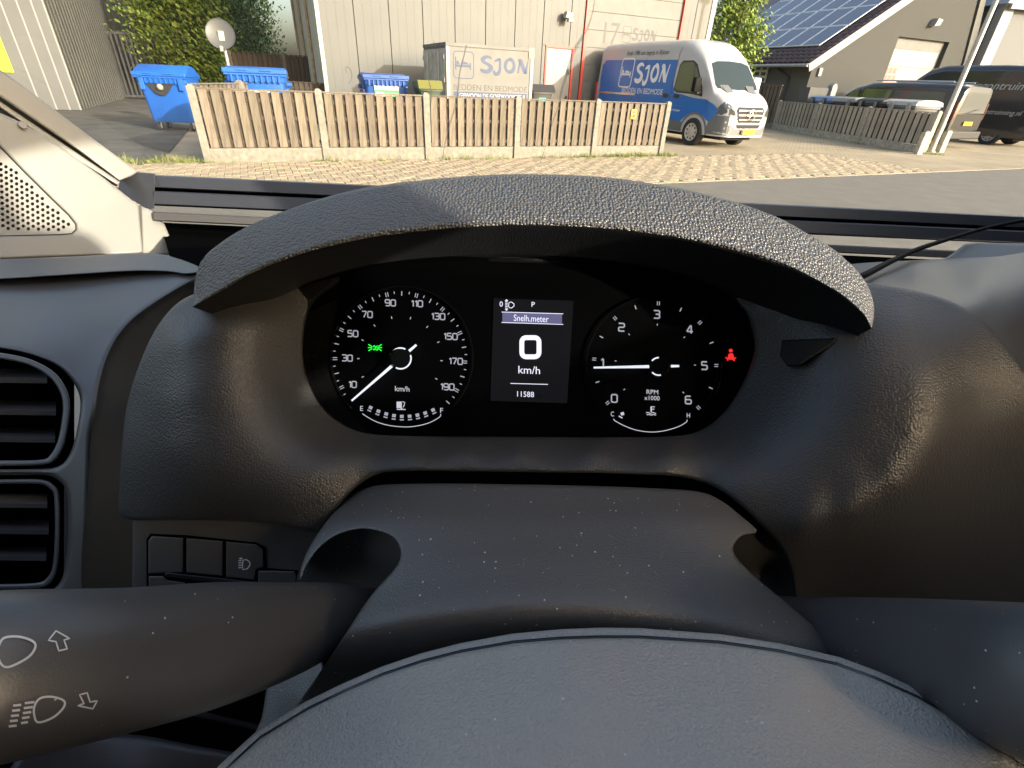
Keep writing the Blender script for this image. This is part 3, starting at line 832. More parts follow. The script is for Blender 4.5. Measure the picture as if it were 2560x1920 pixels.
make('sticker', [(-.13, -.345, .82), (.1, -.345, .82), (.1, -.352, 1.02), (-.13, -.352, 1.02)], [(0, 1, 2, 3)], mat('teal_print', (.05, .28, .22), .5), wb)

# ------------------------------------------------------------------ white trailer box with lettering
tc0 = at_dist(1115, 110, 15.1); tc0 = np.array([tc0[0], tc0[1], 0.0]); tz = at_dist(1115, 108, 15.1)[2]
tl = float((on_plane(1334, 122, tc0, SN) - tc0) @ SD)
tb = thing('trailer_box', 'white box body with blue brush lettering SJON and grey rear doors', 'trailer', tc0, AZ)
TZ = tz; MB().box(0, tl, 0, 2.0, .35, TZ - .0, .012).build('body', M_offwhite, tb)
MB().box(-.02, tl + .02, -.02, 2.02, TZ - .05, TZ + .03, .008).build('roof_edge', M_offwhite, tb)
MB().box(-.015, .08, -.02, .06, .3, TZ - .05, .006).build('corner_post', M_white, tb); MB().box(tl - .08, tl + .015, -.02, .06, .3, TZ - .05, .006).build('corner_post', M_white, tb)
MB().box(tl - .14, tl + .02, -.026, .05, TZ - .2, TZ + .035, .006).build('corner_casting', mat('tarnished_brass', (.35, .3, .18), .6), tb)
MB().box(.03, tl - .03, -.03, -.001, .35, .5).build('sill', M_grey, tb)
doors_m = mat('grubby_grey_door', (.42, .4, .33), .65, noise=(4, .25))
for j in range(2):
    dr_ = MB().box(-.035, 0, .06 + j * .95, .06 + j * .95 + .92, .4, TZ - .1, .006).build('rear_door', doors_m, tb)
    MB().tube([(-.06, .5 + j * .95, .45), (-.06, .5 + j * .95, TZ - .15)], .014, 6).build('locking_bar', M_galv, dr_)
    for z_ in (.7, 1.3, 1.8): MB().box(-.06, -.03, .05 + j * 1.8, .12 + j * 1.8, z_, z_ + .1, .004).build('hinge', M_grey, dr_)
for i in range(2):
    MB().lathe([(.05, -.09), (.3, -.09), (.32, 0), (.3, .09), (.05, .09)], (tl * (.62 + .26 * i), .12, .32), 'y', 24).build('wheel', M_black, tb, 40)
def tpx(px, py):
    p = on_plane(px, py, tc0, SN) - tc0; return float(p @ SD), float(p[2])
a0, z0_ = tpx(1133, 127); a1, z1_ = tpx(1184, 197)
fr, bed = bed_logo(a1 - a0, z0_ - z1_, .02); cx, cz = (a0 + a1) / 2, (z0_ + z1_) / 2
wall_print('logo_frame', fr[0], fr[1], M_blueprint, tb, -.0035, cx, cz); wall_print('logo_bed', bed[0], bed[1], M_blueprint, tb, -.0035, cx, cz)
a0, z0_ = tpx(1200, 137); a1, z1_ = tpx(1320, 194); v, f = sjon(z0_ - z1_); wd = v[:, 0].max() - v[:, 0].min()
wall_print('lettering', v * np.array([(a1 - a0) / wd, 1]), f, M_blueprint, tb, -.0035, (a0 + a1) / 2, (z0_ + z1_) / 2)
a0, z0_ = tpx(1134, 212); a1, z1_ = tpx(1317, 229); v, f = text2d('BEDDEN EN BEDMODE', a1 - a0, .13)
wall_print('slogan', v, f, M_greyprint, tb, -.0035, (a0 + a1) / 2, (z0_ + z1_) / 2)
a0, z0_ = tpx(1134, 238); a1, z1_ = tpx(1316, 244); zc = (z0_ + z1_) / 2
make('slogan_band', [(a0, -.0035, zc - .085), (a1, -.0035, zc - .085), (a1, -.0035, zc + .085), (a0, -.0035, zc + .085)], [(0, 1, 2, 3)], M_blueprint, tb)
v, f = text2d('GEWOON DE GOEDKOOPSTE !!', (a1 - a0) * .9, .11); wall_print('slogan', v, f, M_label, tb, -.006, (a0 + a1) / 2 + .05, zc)
# ------------------------------------------------------------------ vans
def wrap(bvh, v2, f, mapf, d, off):
    """lay a flat 2-D shape onto a body by casting rays along d; returns verts, faces"""
    d = Vector(d).normalized(); out = []; ok = []
    for p in v2:
        o = Vector(mapf(p)); hit = bvh.ray_cast(o, d, 20.0)
        if hit[0] is None: out.append(tuple(o)); ok.append(False)
        else:
            out.append(tuple(hit[0] - d * off)); ok.append(True)
    return out, [q for q in f if all(ok[i] for i in q)]
def patch(outline, step=.07, smooth_n=0):
    pts = crom(outline, smooth_n, True) if smooth_n else densify(outline, step)
    v, f, _ = triangulate([pts], step)
    return [tuple(p) for p in v], f

def van_body(root, st_, m, wheels, wr=.4, zb=.32, tumble=.13, belt=1.15, top_ref=2.6):
    """loft of cross sections; st_: (x, half width, z top, roof corner radius)"""
    NS, NC = 9, 6; rings = []
    for x, hw, zt, rc in st_:
        rc = min(rc, (zt - zb) * .5); half = []
        for k_ in range(NS):
            z = zb + (zt - rc - zb) * k_ / (NS - 1)
            fct = 1 - tumble * max(0, (z - belt) / (top_ref - belt)) ** 1.3
            if k_ == 0: fct -= .03
            half.append((hw * fct, z))
        w0 = half[-1][0]; rcy = min(rc * 1.3, w0 * .9)
        for k_ in range(1, NC + 1):
            a = math.pi / 2 * k_ / NC
            half.append((w0 - rcy * (1 - math.cos(a)), zt - rc + rc * math.sin(a)))
        half.append((0, zt + .02 * min(1, zt / 2.6)))
        rings.append([(x, y, z) for y, z in half] + [(x, -y, z) for y, z in half[-2::-1]])
    n = len(rings[0]); v = [p for r_ in rings for p in r_]; f = []
    for i in range(len(rings) - 1):
        for k_ in range(n - 1): f.append((i * n + k_, (i + 1) * n + k_, (i + 1) * n + k_ + 1, i * n + k_ + 1))
        f.append((i * n + n - 1, (i + 1) * n + n - 1, (i + 1) * n, i * n))
    f.append(tuple(range(n))); f.append(tuple(range((len(rings) - 1) * n, len(rings) * n))[::-1])
    body = make('body', v, f, m, root)
    bm = bmesh.new(); bm.from_mesh(body.data); bmesh.ops.recalc_face_normals(bm, faces=bm.faces); bm.to_mesh(body.data); bm.free()
    cut = MB()
    for wx in wheels:
        for s_ in (-1, 1):
            y0, y1 = (.68, 1.3) if s_ > 0 else (-1.3, -.68)
            cut.prism([(wx + (wr + .07) * math.cos(a), wr - .04 + (wr + .07) * math.sin(a)) for a in np.linspace(0, 2 * math.pi, 28, endpoint=False)], y0, y1, 'y')
    c = cut.build('cutter', None); md = body.modifiers.new('arch', 'BOOLEAN'); md.object = c; md.operation = 'DIFFERENCE'; md.solver = 'EXACT'
    c.parent = root
    bpy.context.view_layer.update(); dg = bpy.context.evaluated_depsgraph_get()
    me = bpy.data.meshes.new_from_object(body.evaluated_get(dg)); body.modifiers.clear(); old = body.data; body.data = me; bpy.data.objects.remove(c)
    me.materials.clear(); me.materials.append(m); me.materials.append(M_black)
    for p in me.polygons:
        p.use_smooth = True; c_ = p.center; p.material_index = 0
        for wx in wheels:
            if math.hypot(c_.x - wx, c_.z - (wr - .04)) < wr + .085 and abs(c_.y) < .985 and not (abs(p.normal.y) > .8 and abs(c_.y) > .9): p.material_index = 1
    me.set_sharp_from_angle(angle=R(28))
    bvh = BVHTree.FromPolygons([p.co for p in me.vertices], [tuple(p.vertices) for p in me.polygons])
    return body, bvh

def wheel(root, x, y, r_, side, rimm, cover=True):
    w = MB().lathe([(r_ * .6, -.11), (r_ * .93, -.115), (r_, -.08), (r_, .08), (r_ * .93, .115), (r_ * .6, .11)], (x, y, r_), 'y', 30).build('wheel', M_black, root, 35)
    yo = side * .1
    rim = MB().lathe([(.001, yo + side * .012), (r_ * .2, yo + side * .012), (r_ * .3, yo - side * .004), (r_ * .56, yo), (r_ * .63, yo + side * .016), (r_ * .66, yo)], (x, y, r_), 'y', 30).build('rim', rimm, w, 35)
    for k_ in range(9):
        a = 2 * math.pi * k_ / 9
        cx, cz = x + r_ * .47 * math.cos(a), r_ + r_ * .47 * math.sin(a)
        pts = [(cx + r_ * .075 * math.cos(t), cz + r_ * .075 * math.sin(t)) for t in np.linspace(0, 2 * math.pi, 8, endpoint=False)]
        make('rim_hole', [(a_, y + yo + side * .004, b_) for a_, b_ in pts], [tuple(range(8))], M_black, w)
    return w
def van_glass(name, col=(.05, .07, .065)): return mat(name, col, .06, spec=.8)
M_glassd = van_glass('vehicle_glass'); M_glassg = van_glass('tinted_green_glass', (.1, .12, .05))
M_vanwhite = mat('white_van_paint', (.46, .46, .46), .25, spec=.6, coat=.4, noise=(3, .02))
M_vanblue = mat('blue_van_wrap', (.015, .14, .48), .3, spec=.5, coat=.3)
M_vanblue2 = mat('slate_blue_van_wrap', (.09, .17, .4), .3, spec=.5, coat=.3)
M_vangrey = mat('grey_van_cladding', (.13, .135, .14), .45)
M_vanblack = mat('black_van_paint', (.025, .025, .027), .22, spec=.6, coat=.5)
M_rim = mat('silver_rim', (.5, .48, .43), .4, metal=.3)
M_chrome = mat('chrome', (.62, .6, .56), .2, metal=.9)
M_lens = mat('headlight_lens', (.1, .11, .125), .1, spec=.8)

VH = np.array([math.cos(R(-61.0)), math.sin(R(-61.0)), 0]); VL = np.array([-VH[1], VH[0], 0])
W0 = np.array([4.82, 16.22, 0.0])            # outer face of the near front wheel
vloc = W0 + VL * .93
wv = thing('delivery_van', 'white and blue delivery van with brush lettering SJON parked nose to the street', 'van', (vloc[0], vloc[1], 0), R(-61.0))
ST = [(-4.9, .86, 2.45, .2), (-4.86, .95, 2.55, .2), (-4.7, .98, 2.6, .22), (-3.0, .99, 2.64, .24), (-1.1, .99, 2.63, .24), (-.75, .985, 2.6, .26), (-.5, .98, 2.52, .3), (-.3, .975, 2.4, .3), (-.14, .97, 2.24, .22),
      (-.02, .97, 2.08, .15), (.14, .97, 1.88, .12), (.3, .97, 1.68, .12), (.44, .97, 1.5, .12), (.5, .965, 1.43, .13), (.62, .95, 1.38, .15), (.78, .93, 1.31, .17), (.92, .89, 1.22, .18), (1.02, .84, 1.12, .16), (1.08, .78, 1.0, .14), (1.11, .72, .85, .12), (1.12, .66, .7, .1)]
ST = [(a, b * .945, c, d) for a, b, c, d in ST]
wbody, wbvh = van_body(wv, ST, M_vanwhite, (0.0, -3.66))
side = lambda p: (p[0], -4.0, p[1])
front = lambda p: (4.0, p[0], p[1])
def on_side(nm, outline, m, off=.004, n=0, parent=None, step=.08):
    v, f = patch(outline, step, n); v, f = wrap(wbvh, v, f, side, (0, 1, 0), off); return make(nm, v, f, m, parent or wv, 40)
def on_front(nm, outline, m, off=.004, n=0, parent=None, step=.06):
    v, f = patch(outline, step, n); v, f = wrap(wbvh, v, f, front, (-1, 0, 0), off); return make(nm, v, f, m, parent or wv, 40)
blue = on_side('blue_wrap', [(-4.75, .62), (-4.14, .6), (-4.04, .7), (-3.92, .8), (-3.66, .86), (-3.4, .8), (-3.28, .7), (-3.2, .6), (-.55, .6), (-.5, .63), (-.42, .7), (-.26, .8), (0.0, .86), (.26, .8), (.42, .7), (.52, .66), (.7, .74), (.8, .9), (.72, 1.0), (.55, 1.1), (.25, 1.19), (-.2, 1.2), (-.6, 1.26), (-.98, 1.3), (-1.1, 1.5), (-1.14, 2.12), (-4.55, 2.14), (-4.72, 2.0)], M_vanblue, .003, step=.1)
on_side('lower_cladding', [(-3.22, .34), (-.46, .34), (-.5, .6), (-3.2, .6)], M_vangrey, .005)
on_side('lower_cladding', [(-4.85, .4), (-4.12, .4), (-4.12, .62), (-4.8, .62)], M_vangrey, .005)
bump_ = on_side('bumper_side', [(.46, .36), (1.08, .36), (1.08, .84), (.88, .82), (.7, .84), (.52, .66)], M_vangrey, .006)
on_front('bumper', [(-.9, .36), (.9, .36), (.9, .62), (.62, .6), (.5, .52), (-.5, .52), (-.62, .6), (-.9, .62)], M_vangrey, .004)
# side window, door lines, handles
win = on_side('side_window', [(-1.0, 1.42), (-.97, 1.98), (-.9, 2.06), (-.55, 2.06), (-.38, 1.98), (-.02, 1.5), (.06, 1.3), (-.4, 1.34), (-.88, 1.36)], M_glassg, .006)
fr_ = on_side('window_gasket', [(-1.04, 1.38), (-1.01, 2.0), (-.92, 2.1), (-.52, 2.1), (-.34, 2.01), (.03, 1.49), (.12, 1.25), (-.4, 1.3), (-.9, 1.31)], M_blackp, .0045, parent=win)
v, f = ribbon([(-.44, 2.04), (-.3, 1.36)], .03); v, f = wrap(wbvh, v, f, side, (0, 1, 0), .009); make('window_divider', v, f, M_blackp, win)
def line_on_side(nm, pts, w, m, off=.005):
    dp = []
    for a, b in zip(pts[:-1], pts[1:]):
        n = max(1, int(math.dist(a, b) / .1)); dp += [(a[0] + (b[0] - a[0]) * i / n, a[1] + (b[1] - a[1]) * i / n) for i in range(n)]
    dp.append(pts[-1]); v, f = ribbon(dp, w); v, f = wrap(wbvh, v, f, side, (0, 1, 0), off); return make(nm, v, f, m, wv)
M_seam = mat('door_seam', (.05, .07, .12), .7)
line_on_side('door_seam', [(-1.12, .5), (-1.12, 2.3), (-1.05, 2.42)], .014, M_seam, .007)
line_on_side('door_seam', [(-2.5, .5), (-2.5, 2.2)], .014, M_seam, .007)
line_on_side('door_seam', [(.32, 1.2), (.36, .95)], .014, M_seam, .007)
line_on_side('slide_rail', [(-4.6, 1.2), (-2.7, 1.2)], .06, M_chrome, .03)
line_on_side('crease', [(-2.5, 1.28), (-.6, 1.22)], .02, M_vanblue2, .006); line_on_side('crease', [(-2.4, .98), (-.5, .98)], .02, M_vanblue2, .006)
for x_ in (-1.32, -.86):
    v, f = patch([(x_ - .1, 1.18), (x_ + .1, 1.18), (x_ + .1, 1.26), (x_ - .1, 1.26)], .05, 14); v, f = wrap(wbvh, v, f, side, (0, 1, 0), .02); make('door_handle', v, f, M_blackp, wv)
# mirror
mr = MB().box(-.06, .1, -1.24, -1.0, 1.34, 1.7, .05).build('wing_mirror', mat('mirror_shell', (.01, .01, .01), .7, spec=.1), wv, 40)
MB().box(-.02, .08, -1.1, -.9, 1.3, 1.38, .02).build('mirror_arm', M_blackp, mr)
mr2 = MB().box(-.06, .12, 1.03, 1.33, 1.36, 1.78, .05).build('wing_mirror', M_vanwhite, wv, 40)
# windscreen, hood vents, lights, grille, emblem, plate
ws = on_front('windscreen', [(-.78, 1.46), (-.82, 1.54), (-.72, 2.04), (-.5, 2.1), (0, 2.12), (.5, 2.1), (.72, 2.04), (.82, 1.54), (.78, 1.46), (0, 1.44)], van_glass('windscreen_glass', (.02, .03, .028)), .006)
for y_ in (-.45, .35):
    MB().box(.2, .28, y_ - .1, y_ + .1, 1.45, 1.62, .03).build('dash_item', M_white, ws)
for s_ in (-1, 1):
    v, f = patch([(s_ * .66, 1.3), (s_ * .34, 1.3), (s_ * .3, 1.26), (s_ * .58, 1.25)], .05)
    top = lambda p: (.2 + (1.34 - p[1]) * 5.2, p[0], 4.0)
    v, f = wrap(wbvh, v, f, top, (0, 0, -1), .006); make('bonnet_vent', v, f, M_vangrey, wv)
    hl = on_front('headlight', [(s_ * .54, .82), (s_ * .57, .94), (s_ * .68, 1.06), (s_ * .84, 1.16), (s_ * .9, 1.1), (s_ * .86, .92), (s_ * .68, .8)], M_lens, .008)
    on_front('headlight_bezel', [(s_ * .58, .86), (s_ * .62, .95), (s_ * .74, 1.02), (s_ * .78, .92), (s_ * .68, .84)], M_black, .011, parent=hl)
v, f = patch([(.7, .88), (.74, 1.02), (.86, 1.14), (.98, 1.08), (1.02, .92), (.88, .84)], .05); v, f = wrap(wbvh, v, f, side, (0, 1, 0), .008); make('headlight_side', v, f, M_lens, wv)
gr = on_front('grille', [(-.48, .76), (-.42, .68), (.42, .68), (.48, .76), (.54, .98), (.48, 1.05), (-.48, 1.05), (-.54, .98)], M_black, .01)
for z_, hw in ((.75, .43), (.86, .46), (.97, .47)):
    v, f = ribbon([(y_, z_) for y_ in np.linspace(-hw, hw, 9)], .03); v, f = wrap(wbvh, v, f, front, (-1, 0, 0), .022); make('grille_bar', v, f, M_chrome, gr)
em = MB()
rr = [(.125 * math.cos(a), .87 + .125 * math.sin(a)) for a in np.linspace(0, 2 * math.pi, 28, endpoint=False)]
em.tube([(1.18, a, b) for a, b in rr + rr[:1]], .012, 6, False)
for a in (90, 210, 330):
    t = R(a); p_ = np.array([math.cos(t), math.sin(t)]); q_ = np.array([-p_[1], p_[0]])
    em.add([(1.183, *(q_ * .026 + [0, .87])), (1.183, *(p_ * .11 + [0, .87])), (1.183, *(-q_ * .026 + [0, .87])), (1.195, 0, .87)], [(0, 1, 3), (1, 2, 3)])
em.build('emblem', M_chrome, gr)
on_front('lower_intake', [(-.42, .54), (.42, .54), (.48, .63), (-.48, .63)], M_black, .012)
pl = MB().box(1.17, 1.185, -.26, .26, .4, .51, .003).build('number_plate', M_plate, wv)
MB().box(1.09, 1.172, -.2, .2, .39, .49).build('plate_bracket', M_vangrey, pl)
v, f = text2d('V-23-BND', .4, .07); make('plate_text', [(1.1865, a + .03, .455 + b) for a, b in v], f, M_blackp, pl)
make('plate_band', [(1.1865, -.255, .405), (1.1865, -.21, .405), (1.1865, -.21, .505), (1.1865, -.255, .505)], [(0, 1, 2, 3)], M_blueprint, pl)
M_bright = mat('bright_white_print', (.8, .8, .8), .5)
# lettering on the side
def side_print(nm, v2, f, cx, cz, m=M_bright, off=.007):
    v, f = wrap(wbvh, [(cx + a, cz + b) for a, b in v2], f, side, (0, 1, 0), off); return make(nm, v, f, m, wv)
fr, bed = bed_logo(.62, .78, .035); side_print('logo_frame', fr[0], fr[1], -3.35, 1.78); side_print('logo_bed', bed[0], bed[1], -3.35, 1.76)
v, f = sjon(.62); side_print('lettering', v * np.array([1.1, 1]), f, -2.15, 1.75)
v, f = text2d('BEDDEN EN BEDMODE', 1.95, .15); side_print('slogan', v, f, -2.45, 1.3)
v, f = text2d('Sinds 1986 een begrip in Rijssen', 1.95, .16, shear=.25); side_print('slogan', v, f, -2.55, 2.3, M_greyprint)
v, f = text2d('Sprinter', .5, .09); side_print('badge', v, f, -.85, .86)
for x_ in (0.0, -3.66):
    ar = [(x_ + .505 * math.cos(a), .33 + .505 * math.sin(a)) for a in np.linspace(.1, math.pi - .1, 18)]; line_on_side('arch_trim', ar, .06, M_vangrey, .009)
    for s_ in (-1, 1): wheel(wv, x_, s_ * .86, .36, s_, M_rim)
MB().box(-4.6, .8, -.6, .6, .22, .34).build('underbody', M_black, wv)
MB().box(-4.93, -4.86, -.92, -.8, .7, 1.5, .01).build('tail_light', M_red, wv)
an = MB().box(-.42, -.3, -.03, .03, 2.6, 2.66, .01).build('antenna', M_blackp, wv); MB().tube([(-.36, 0, 2.64), (-.52, 0, 2.98)], .007, 6).build('antenna_rod', M_blackp, an)

# black vans beside the house, seen from behind left
BH = R(116.0)
def dark_van(name, label, loc, stn, wx, wr, glass, texts, tumble, belt, top_ref, rear_items):
    t = thing(name, label, 'van', (loc[0], loc[1], 0), BH)
    body, bvh = van_body(t, stn, M_vanblack, wx, wr=wr, zb=.3, tumble=tumble, belt=belt, top_ref=top_ref)
    sd = lambda p: (p[0], 4.0, p[1])
    for nm, o, m in glass:
        v, f = patch(o, .09); v, f = wrap(bvh, v, f, sd, (0, -1, 0), .005); make(nm, v, f, m, t, 40)
    for s_, w_, h_, cx, cz in texts:
        v, f = text2d(s_, w_, h_, shear=.2); v = v * np.array([-1, 1]); v, f = wrap(bvh, [(cx + a, cz + b) for a, b in v], [q[::-1] for q in f], sd, (0, -1, 0), .007); make('lettering', v, f, M_label, t)
    for x_ in wx:
        for s_ in (-1, 1): wheel(t, x_, s_ * .85, wr * .92, s_, M_grey)
    MB().box(min(wx) - .7, max(wx) + .6, -.6, .6, .2, .32).build('underbody', M_black, t)
    rear_items(t, bvh); return t
big = [(-4.95, .9, 2.5, .2), (-4.9, .97, 2.66, .22), (-3, 1.0, 2.72, .24), (-1.0, 1.0, 2.7, .24), (-.45, .99, 2.6, .3), (-.1, .98, 2.3, .24), (.15, .97, 1.98, .16), (.45, .97, 1.55, .14), (.62, .97, 1.35, .14), (.85, .92, 1.2, .18), (.98, .82, 1.02, .18), (1.03, .7, .8, .12)]
def rear_big(t, bvh):
    MB().box(-5.05, -4.9, -.95, .95, .35, .55, .03).build('rear_bumper', M_vangrey, t)
    MB().box(-4.99, -4.93, .82, .94, .8, 1.5, .01).build('tail_light', M_red, t)
    MB().box(-3.2, -3.0, .99, 1.01, .62, .68).build('side_marker', M_plate, t)
pb = on_ground(2459, 362)
bhv = np.array([math.cos(BH), math.sin(BH), 0])
bl = np.array([-bhv[1], bhv[0], 0])
loc_b = pb + bhv * 3.66 - bl * .98
dark_van('cargo_van', 'large high-roofed black van with white lettering at the right edge', loc_b, big, (0.0, -3.66), .4,
         [('side_window', [(-.85, 1.45), (-.8, 2.1), (-.4, 2.12), (.1, 1.5), (.1, 1.4)], M_glassg)],
         [('Woningontruiming', 3.1, .34, -3.1, 1.98), ('www.woningontruiming.nl', 2.6, .22, -3.1, 1.12)], .12, 1.15, 2.7, rear_big)
sm = [(-4.2, .84, 1.7, .2), (-4.16, .92, 1.86, .2), (-3.8, .95, 1.93, .2), (-2, .96, 1.95, .2), (-.9, .96, 1.93, .22), (-.3, .95, 1.78, .22), (.1, .95, 1.5, .18), (.4, .94, 1.26, .14), (.55, .93, 1.16, .14), (.8, .88, 1.05, .16), (.93, .78, .9, .16), (.97, .7, .72, .1)]
M_sunglass = mat('sun_glare_glass', (.16, .17, .17), .08, spec=.8, metal=.3)  # pale base colour carries the sun glare on the rear glass
def rear_small(t, bvh):
    rear = lambda p: (-8.0, p[0], p[1])
    def onr(nm, o, m, off=.006):
        v, f = patch(o, .07); v, f = wrap(bvh, v, f, rear, (1, 0, 0), off); return make(nm, v, f, m, t, 40)
    onr('rear_window', [(-.76, 1.1), (-.72, 1.62), (-.6, 1.7), (.6, 1.7), (.72, 1.62), (.76, 1.1)], M_sunglass)
    onr('tailgate', [(-.8, .6), (-.8, 1.06), (.8, 1.06), (.8, .6)], M_vanblack)
    MB().box(-4.33, -4.15, -.9, .9, .3, .55, .04).build('rear_bumper', M_blackp, t)
    p = MB().box(-4.25, -4.235, -.26, .26, .72, .84).build('number_plate', M_plate, t)
    MB().tube([(-4.24, .3, 1.1), (-4.26, -.25, 1.22)], .012, 6).build('rear_wiper', M_blackp, t)
    for s_ in (-1, 1): MB().box(-4.17, -4.1, s_ * .91 - .03, s_ * .91 + .03, .9, 1.4, .01).build('tail_light', mat('dark_red_lens', (.12, .01, .01), .3), t)
    for s_ in (-1, 1): MB().tube([(-3.6, s_ * .62, 2.0), (-.9, s_ * .62, 2.0)], .025, 8).build('roof_rail', M_chrome, t)
ls_ = at_dist(2418, 305, 25.2)
loc_s = np.array([ls_[0], ls_[1], 0]) + bhv * 4.2 
dark_van('passenger_van', 'smaller black van with roof rails and sunlit rear window behind the shaded fence', loc_s, sm, (0.0, -3.2), .36,
         [('side_window', [(-.55, 1.2), (-.5, 1.68), (-.3, 1.7), (.05, 1.4), (.3, 1.2)], M_glassg), ('side_window', [(-1.75, 1.18), (-1.75, 1.7), (-.7, 1.72), (-.68, 1.2)], M_glassg), ('side_window', [(-3.7, 1.18), (-3.6, 1.68), (-1.9, 1.7), (-1.9, 1.18)], M_glassd)],
         [], .16, 1.05, 1.95, rear_small)

# ------------------------------------------------------------------ bins behind the shaded fence
def lidded_bin(label, loc, m, lidm, n_lat, latm):
    root = thing('lidded_bin', label, 'bin', loc, math.atan2(9.2, -.66))
    v = []
    for z, a, b in ((.1, .5, .33), (1.18, .62, .4), (1.18, .66, .44), (1.24, .66, .44)):
        for px, py in rrect(-a, a, -b, b, .05, 2): v.append((px, py, z))
    n = len(v) // 4; f = [tuple(range(n))[::-1]] + [(i * n + k_, i * n + (k_ + 1) % n, (i + 1) * n + (k_ + 1) % n, (i + 1) * n + k_) for i in range(3) for k_ in range(n)]
    make('body', v, f, m, root, 40)
    MB().prism([(-.46, 1.25), (.46, 1.25), (.42, 1.36), (.2, 1.42), (-.2, 1.42), (-.42, 1.36)], -.68, .68, 'x').build('lid', lidm, root, 40)
    for k_ in range(n_lat):
        x = -.4 + .8 * k_ / max(1, n_lat - 1)
        lt = MB().box(x - .09, x + .09, .43, .49, 1.12, 1.34, .01).build('latch', latm, root)
        for j in range(3): MB().box(x - .06 + j * .045, x - .04 + j * .045, .49, .5, 1.15, 1.31).build('latch_rib', M_plate if False else M_grey, lt)
    for sx in (-1, 1):
        MB().lathe([(.02, -.03), (.1, -.03), (.1, .03), (.02, .03)], (sx * .4, -.2, .1), 'x', 14).build('wheel', M_black, root, 40)
        MB().lathe([(.02, -.03), (.1, -.03), (.1, .03), (.02, .03)], (sx * .4, .2, .1), 'x', 14).build('wheel', M_black, root, 40)
    return root
fd = np.array([-.66, 9.2, 0]) / math.hypot(.66, 9.2); fn = np.array([fd[1], -fd[0], 0])
fo = np.array([12.16, 17.0, 0])
lidded_bin('blue bin with two black latches behind the far end of the shaded fence', fo + fd * 6.9 + fn * .8, mat('mid_blue_plastic', (.07, .15, .34), .4), mat('mid_blue_lid', (.1, .19, .4), .4), 2, M_blackp)
lidded_bin('white-lidded bin behind the middle of the shaded fence', fo + fd * 5.3 + fn * .8, M_blackp, M_white, 1, M_white)
lidded_bin('black bin with black latches behind the shaded fence', fo + fd * 3.75 + fn * .8, M_blackp, M_blackp, 2, M_blackp)
lidded_bin('bin with glaring white lid behind the near end of the shaded fence', fo + fd * 2.15 + fn * .8, M_vangrey, M_label, 2, M_label)

# ------------------------------------------------------------------ house with solar panels
HAZ = R(24.0); HC = np.array([12.9, 27.1, 0.0])
HD = np.array([math.cos(HAZ), math.sin(HAZ), 0]); HN = np.array([-math.sin(HAZ), math.cos(HAZ), 0])
M_brick = mat('grey_brown_brick', (.05, .0505, .048), .9, noise=(22, .3, (1, 1, 2.2)), bump=('noise', 40, .3, .01))
M_tile = mat('dark_roof_tile', (.075, .05, .055), .35, noise=(8, .2))
M_solar = mat('solar_cell', (.075, .095, .15), .12, spec=.8)
M_frame = mat('panel_frame', (.55, .58, .62), .4)
hs = thing('brick_house', 'grey brick house with solar panels on its tiled roof and white barge board', 'house', HC, HAZ)
MB().box(0.02, 10.4, .3, 10.5, 0, 2.8).build('wall_core', M_brick, hs)
gable = [(0, 0), (0, 2.85), (6.8, 6.78), (9.35, 6.8), (9.66, 5.73), (10.5, 3.2), (10.5, 0)]
gx0, gz1 = [float(a) for a in ((on_plane(2248, 91, HC, HN) - HC) @ HD, on_plane(2248, 91, HC, HN)[2])]
gx1 = float((on_plane(2374, 105, HC, HN) - HC) @ HD)
o = MB().prism([(0, 0), (0, 2.85), (gx0, 2.85 + gx0 * .578), (gx0, 0)], 0, .3, 'y').build('gable_wall', M_brick, hs)
MB().prism([(gx0, gz1), (gx0, 2.85 + gx0 * .578), (6.8, 6.78), (9.35, 6.8), (gx1, 6.3), (gx1, gz1)], 0, .3, 'y').build('gable_wall', M_brick, hs)
MB().prism([(gx1, 0), (gx1, 6.3), (9.66, 5.73), (10.5, 3.2), (10.5, 0)], 0, .3, 'y').build('gable_wall', M_brick, hs)
MB().prism([(9.4, 6.8), (9.7, 6.9), (11.1, 3.2), (11.1, 0), (10.52, 0), (10.52, 3.2)], -.1, 6, 'y').build('end_wall', M_corrd, hs)
# eaves side wall
MB().box(-.01, .02, .0, 10.5, 0, 2.7).build('side_wall', mat('dark_brick', (.12, .115, .1), .9, noise=(22, .25)), hs)
# garage door in its reveal
gd = MB().box(gx0, gx1, .22, .26, 0, gz1 - .45).build('garage_door', M_white, hs)
MB().box(gx0, gx1, .2, .24, gz1 - .45, gz1, .0).build('door_lintel_panel', M_offwhite, hs)
for k_ in range(1, 5):
    MB().box(gx0, gx1, .214, .219, k_ * .7, k_ * .7 + .02).build('door_joint', M_greyprint, gd)
def hpx(px, py, off=0.0):
    p = on_plane(px, py, HC + HN * off, HN) - HC; return float(p @ HD), float(p[2])
sx0, sz0 = hpx(2214, 168, .2); sx1, sz1 = hpx(2240, 203, .2)
for i in range(3):
    for j in range(4):
        xx = sx0 + i * .32 + (.1 if j in (1,) else 0); zz = sz0 - j * .3
        make('sign_block', [(xx, .212, zz - .24), (xx + .27, .212, zz - .24), (xx + .27, .212, zz), (xx, .212, zz)], [(0, 1, 2, 3)], mat('faded_red_print', (.5, .12, .1), .6), gd)
v, f = text2d('Kreunenborg', 1.6, .24); make('sign_text', [(sx0 + 2.0 + a, .212, sz0 - .62 + b) for a, b in v], f, M_greyprint, gd)
v, f = text2d('Montage', .7, .15); make('sign_text', [(sx0 + 1.5 + a, .212, sz0 - .98 + b) for a, b in v], f, M_greyprint, gd)
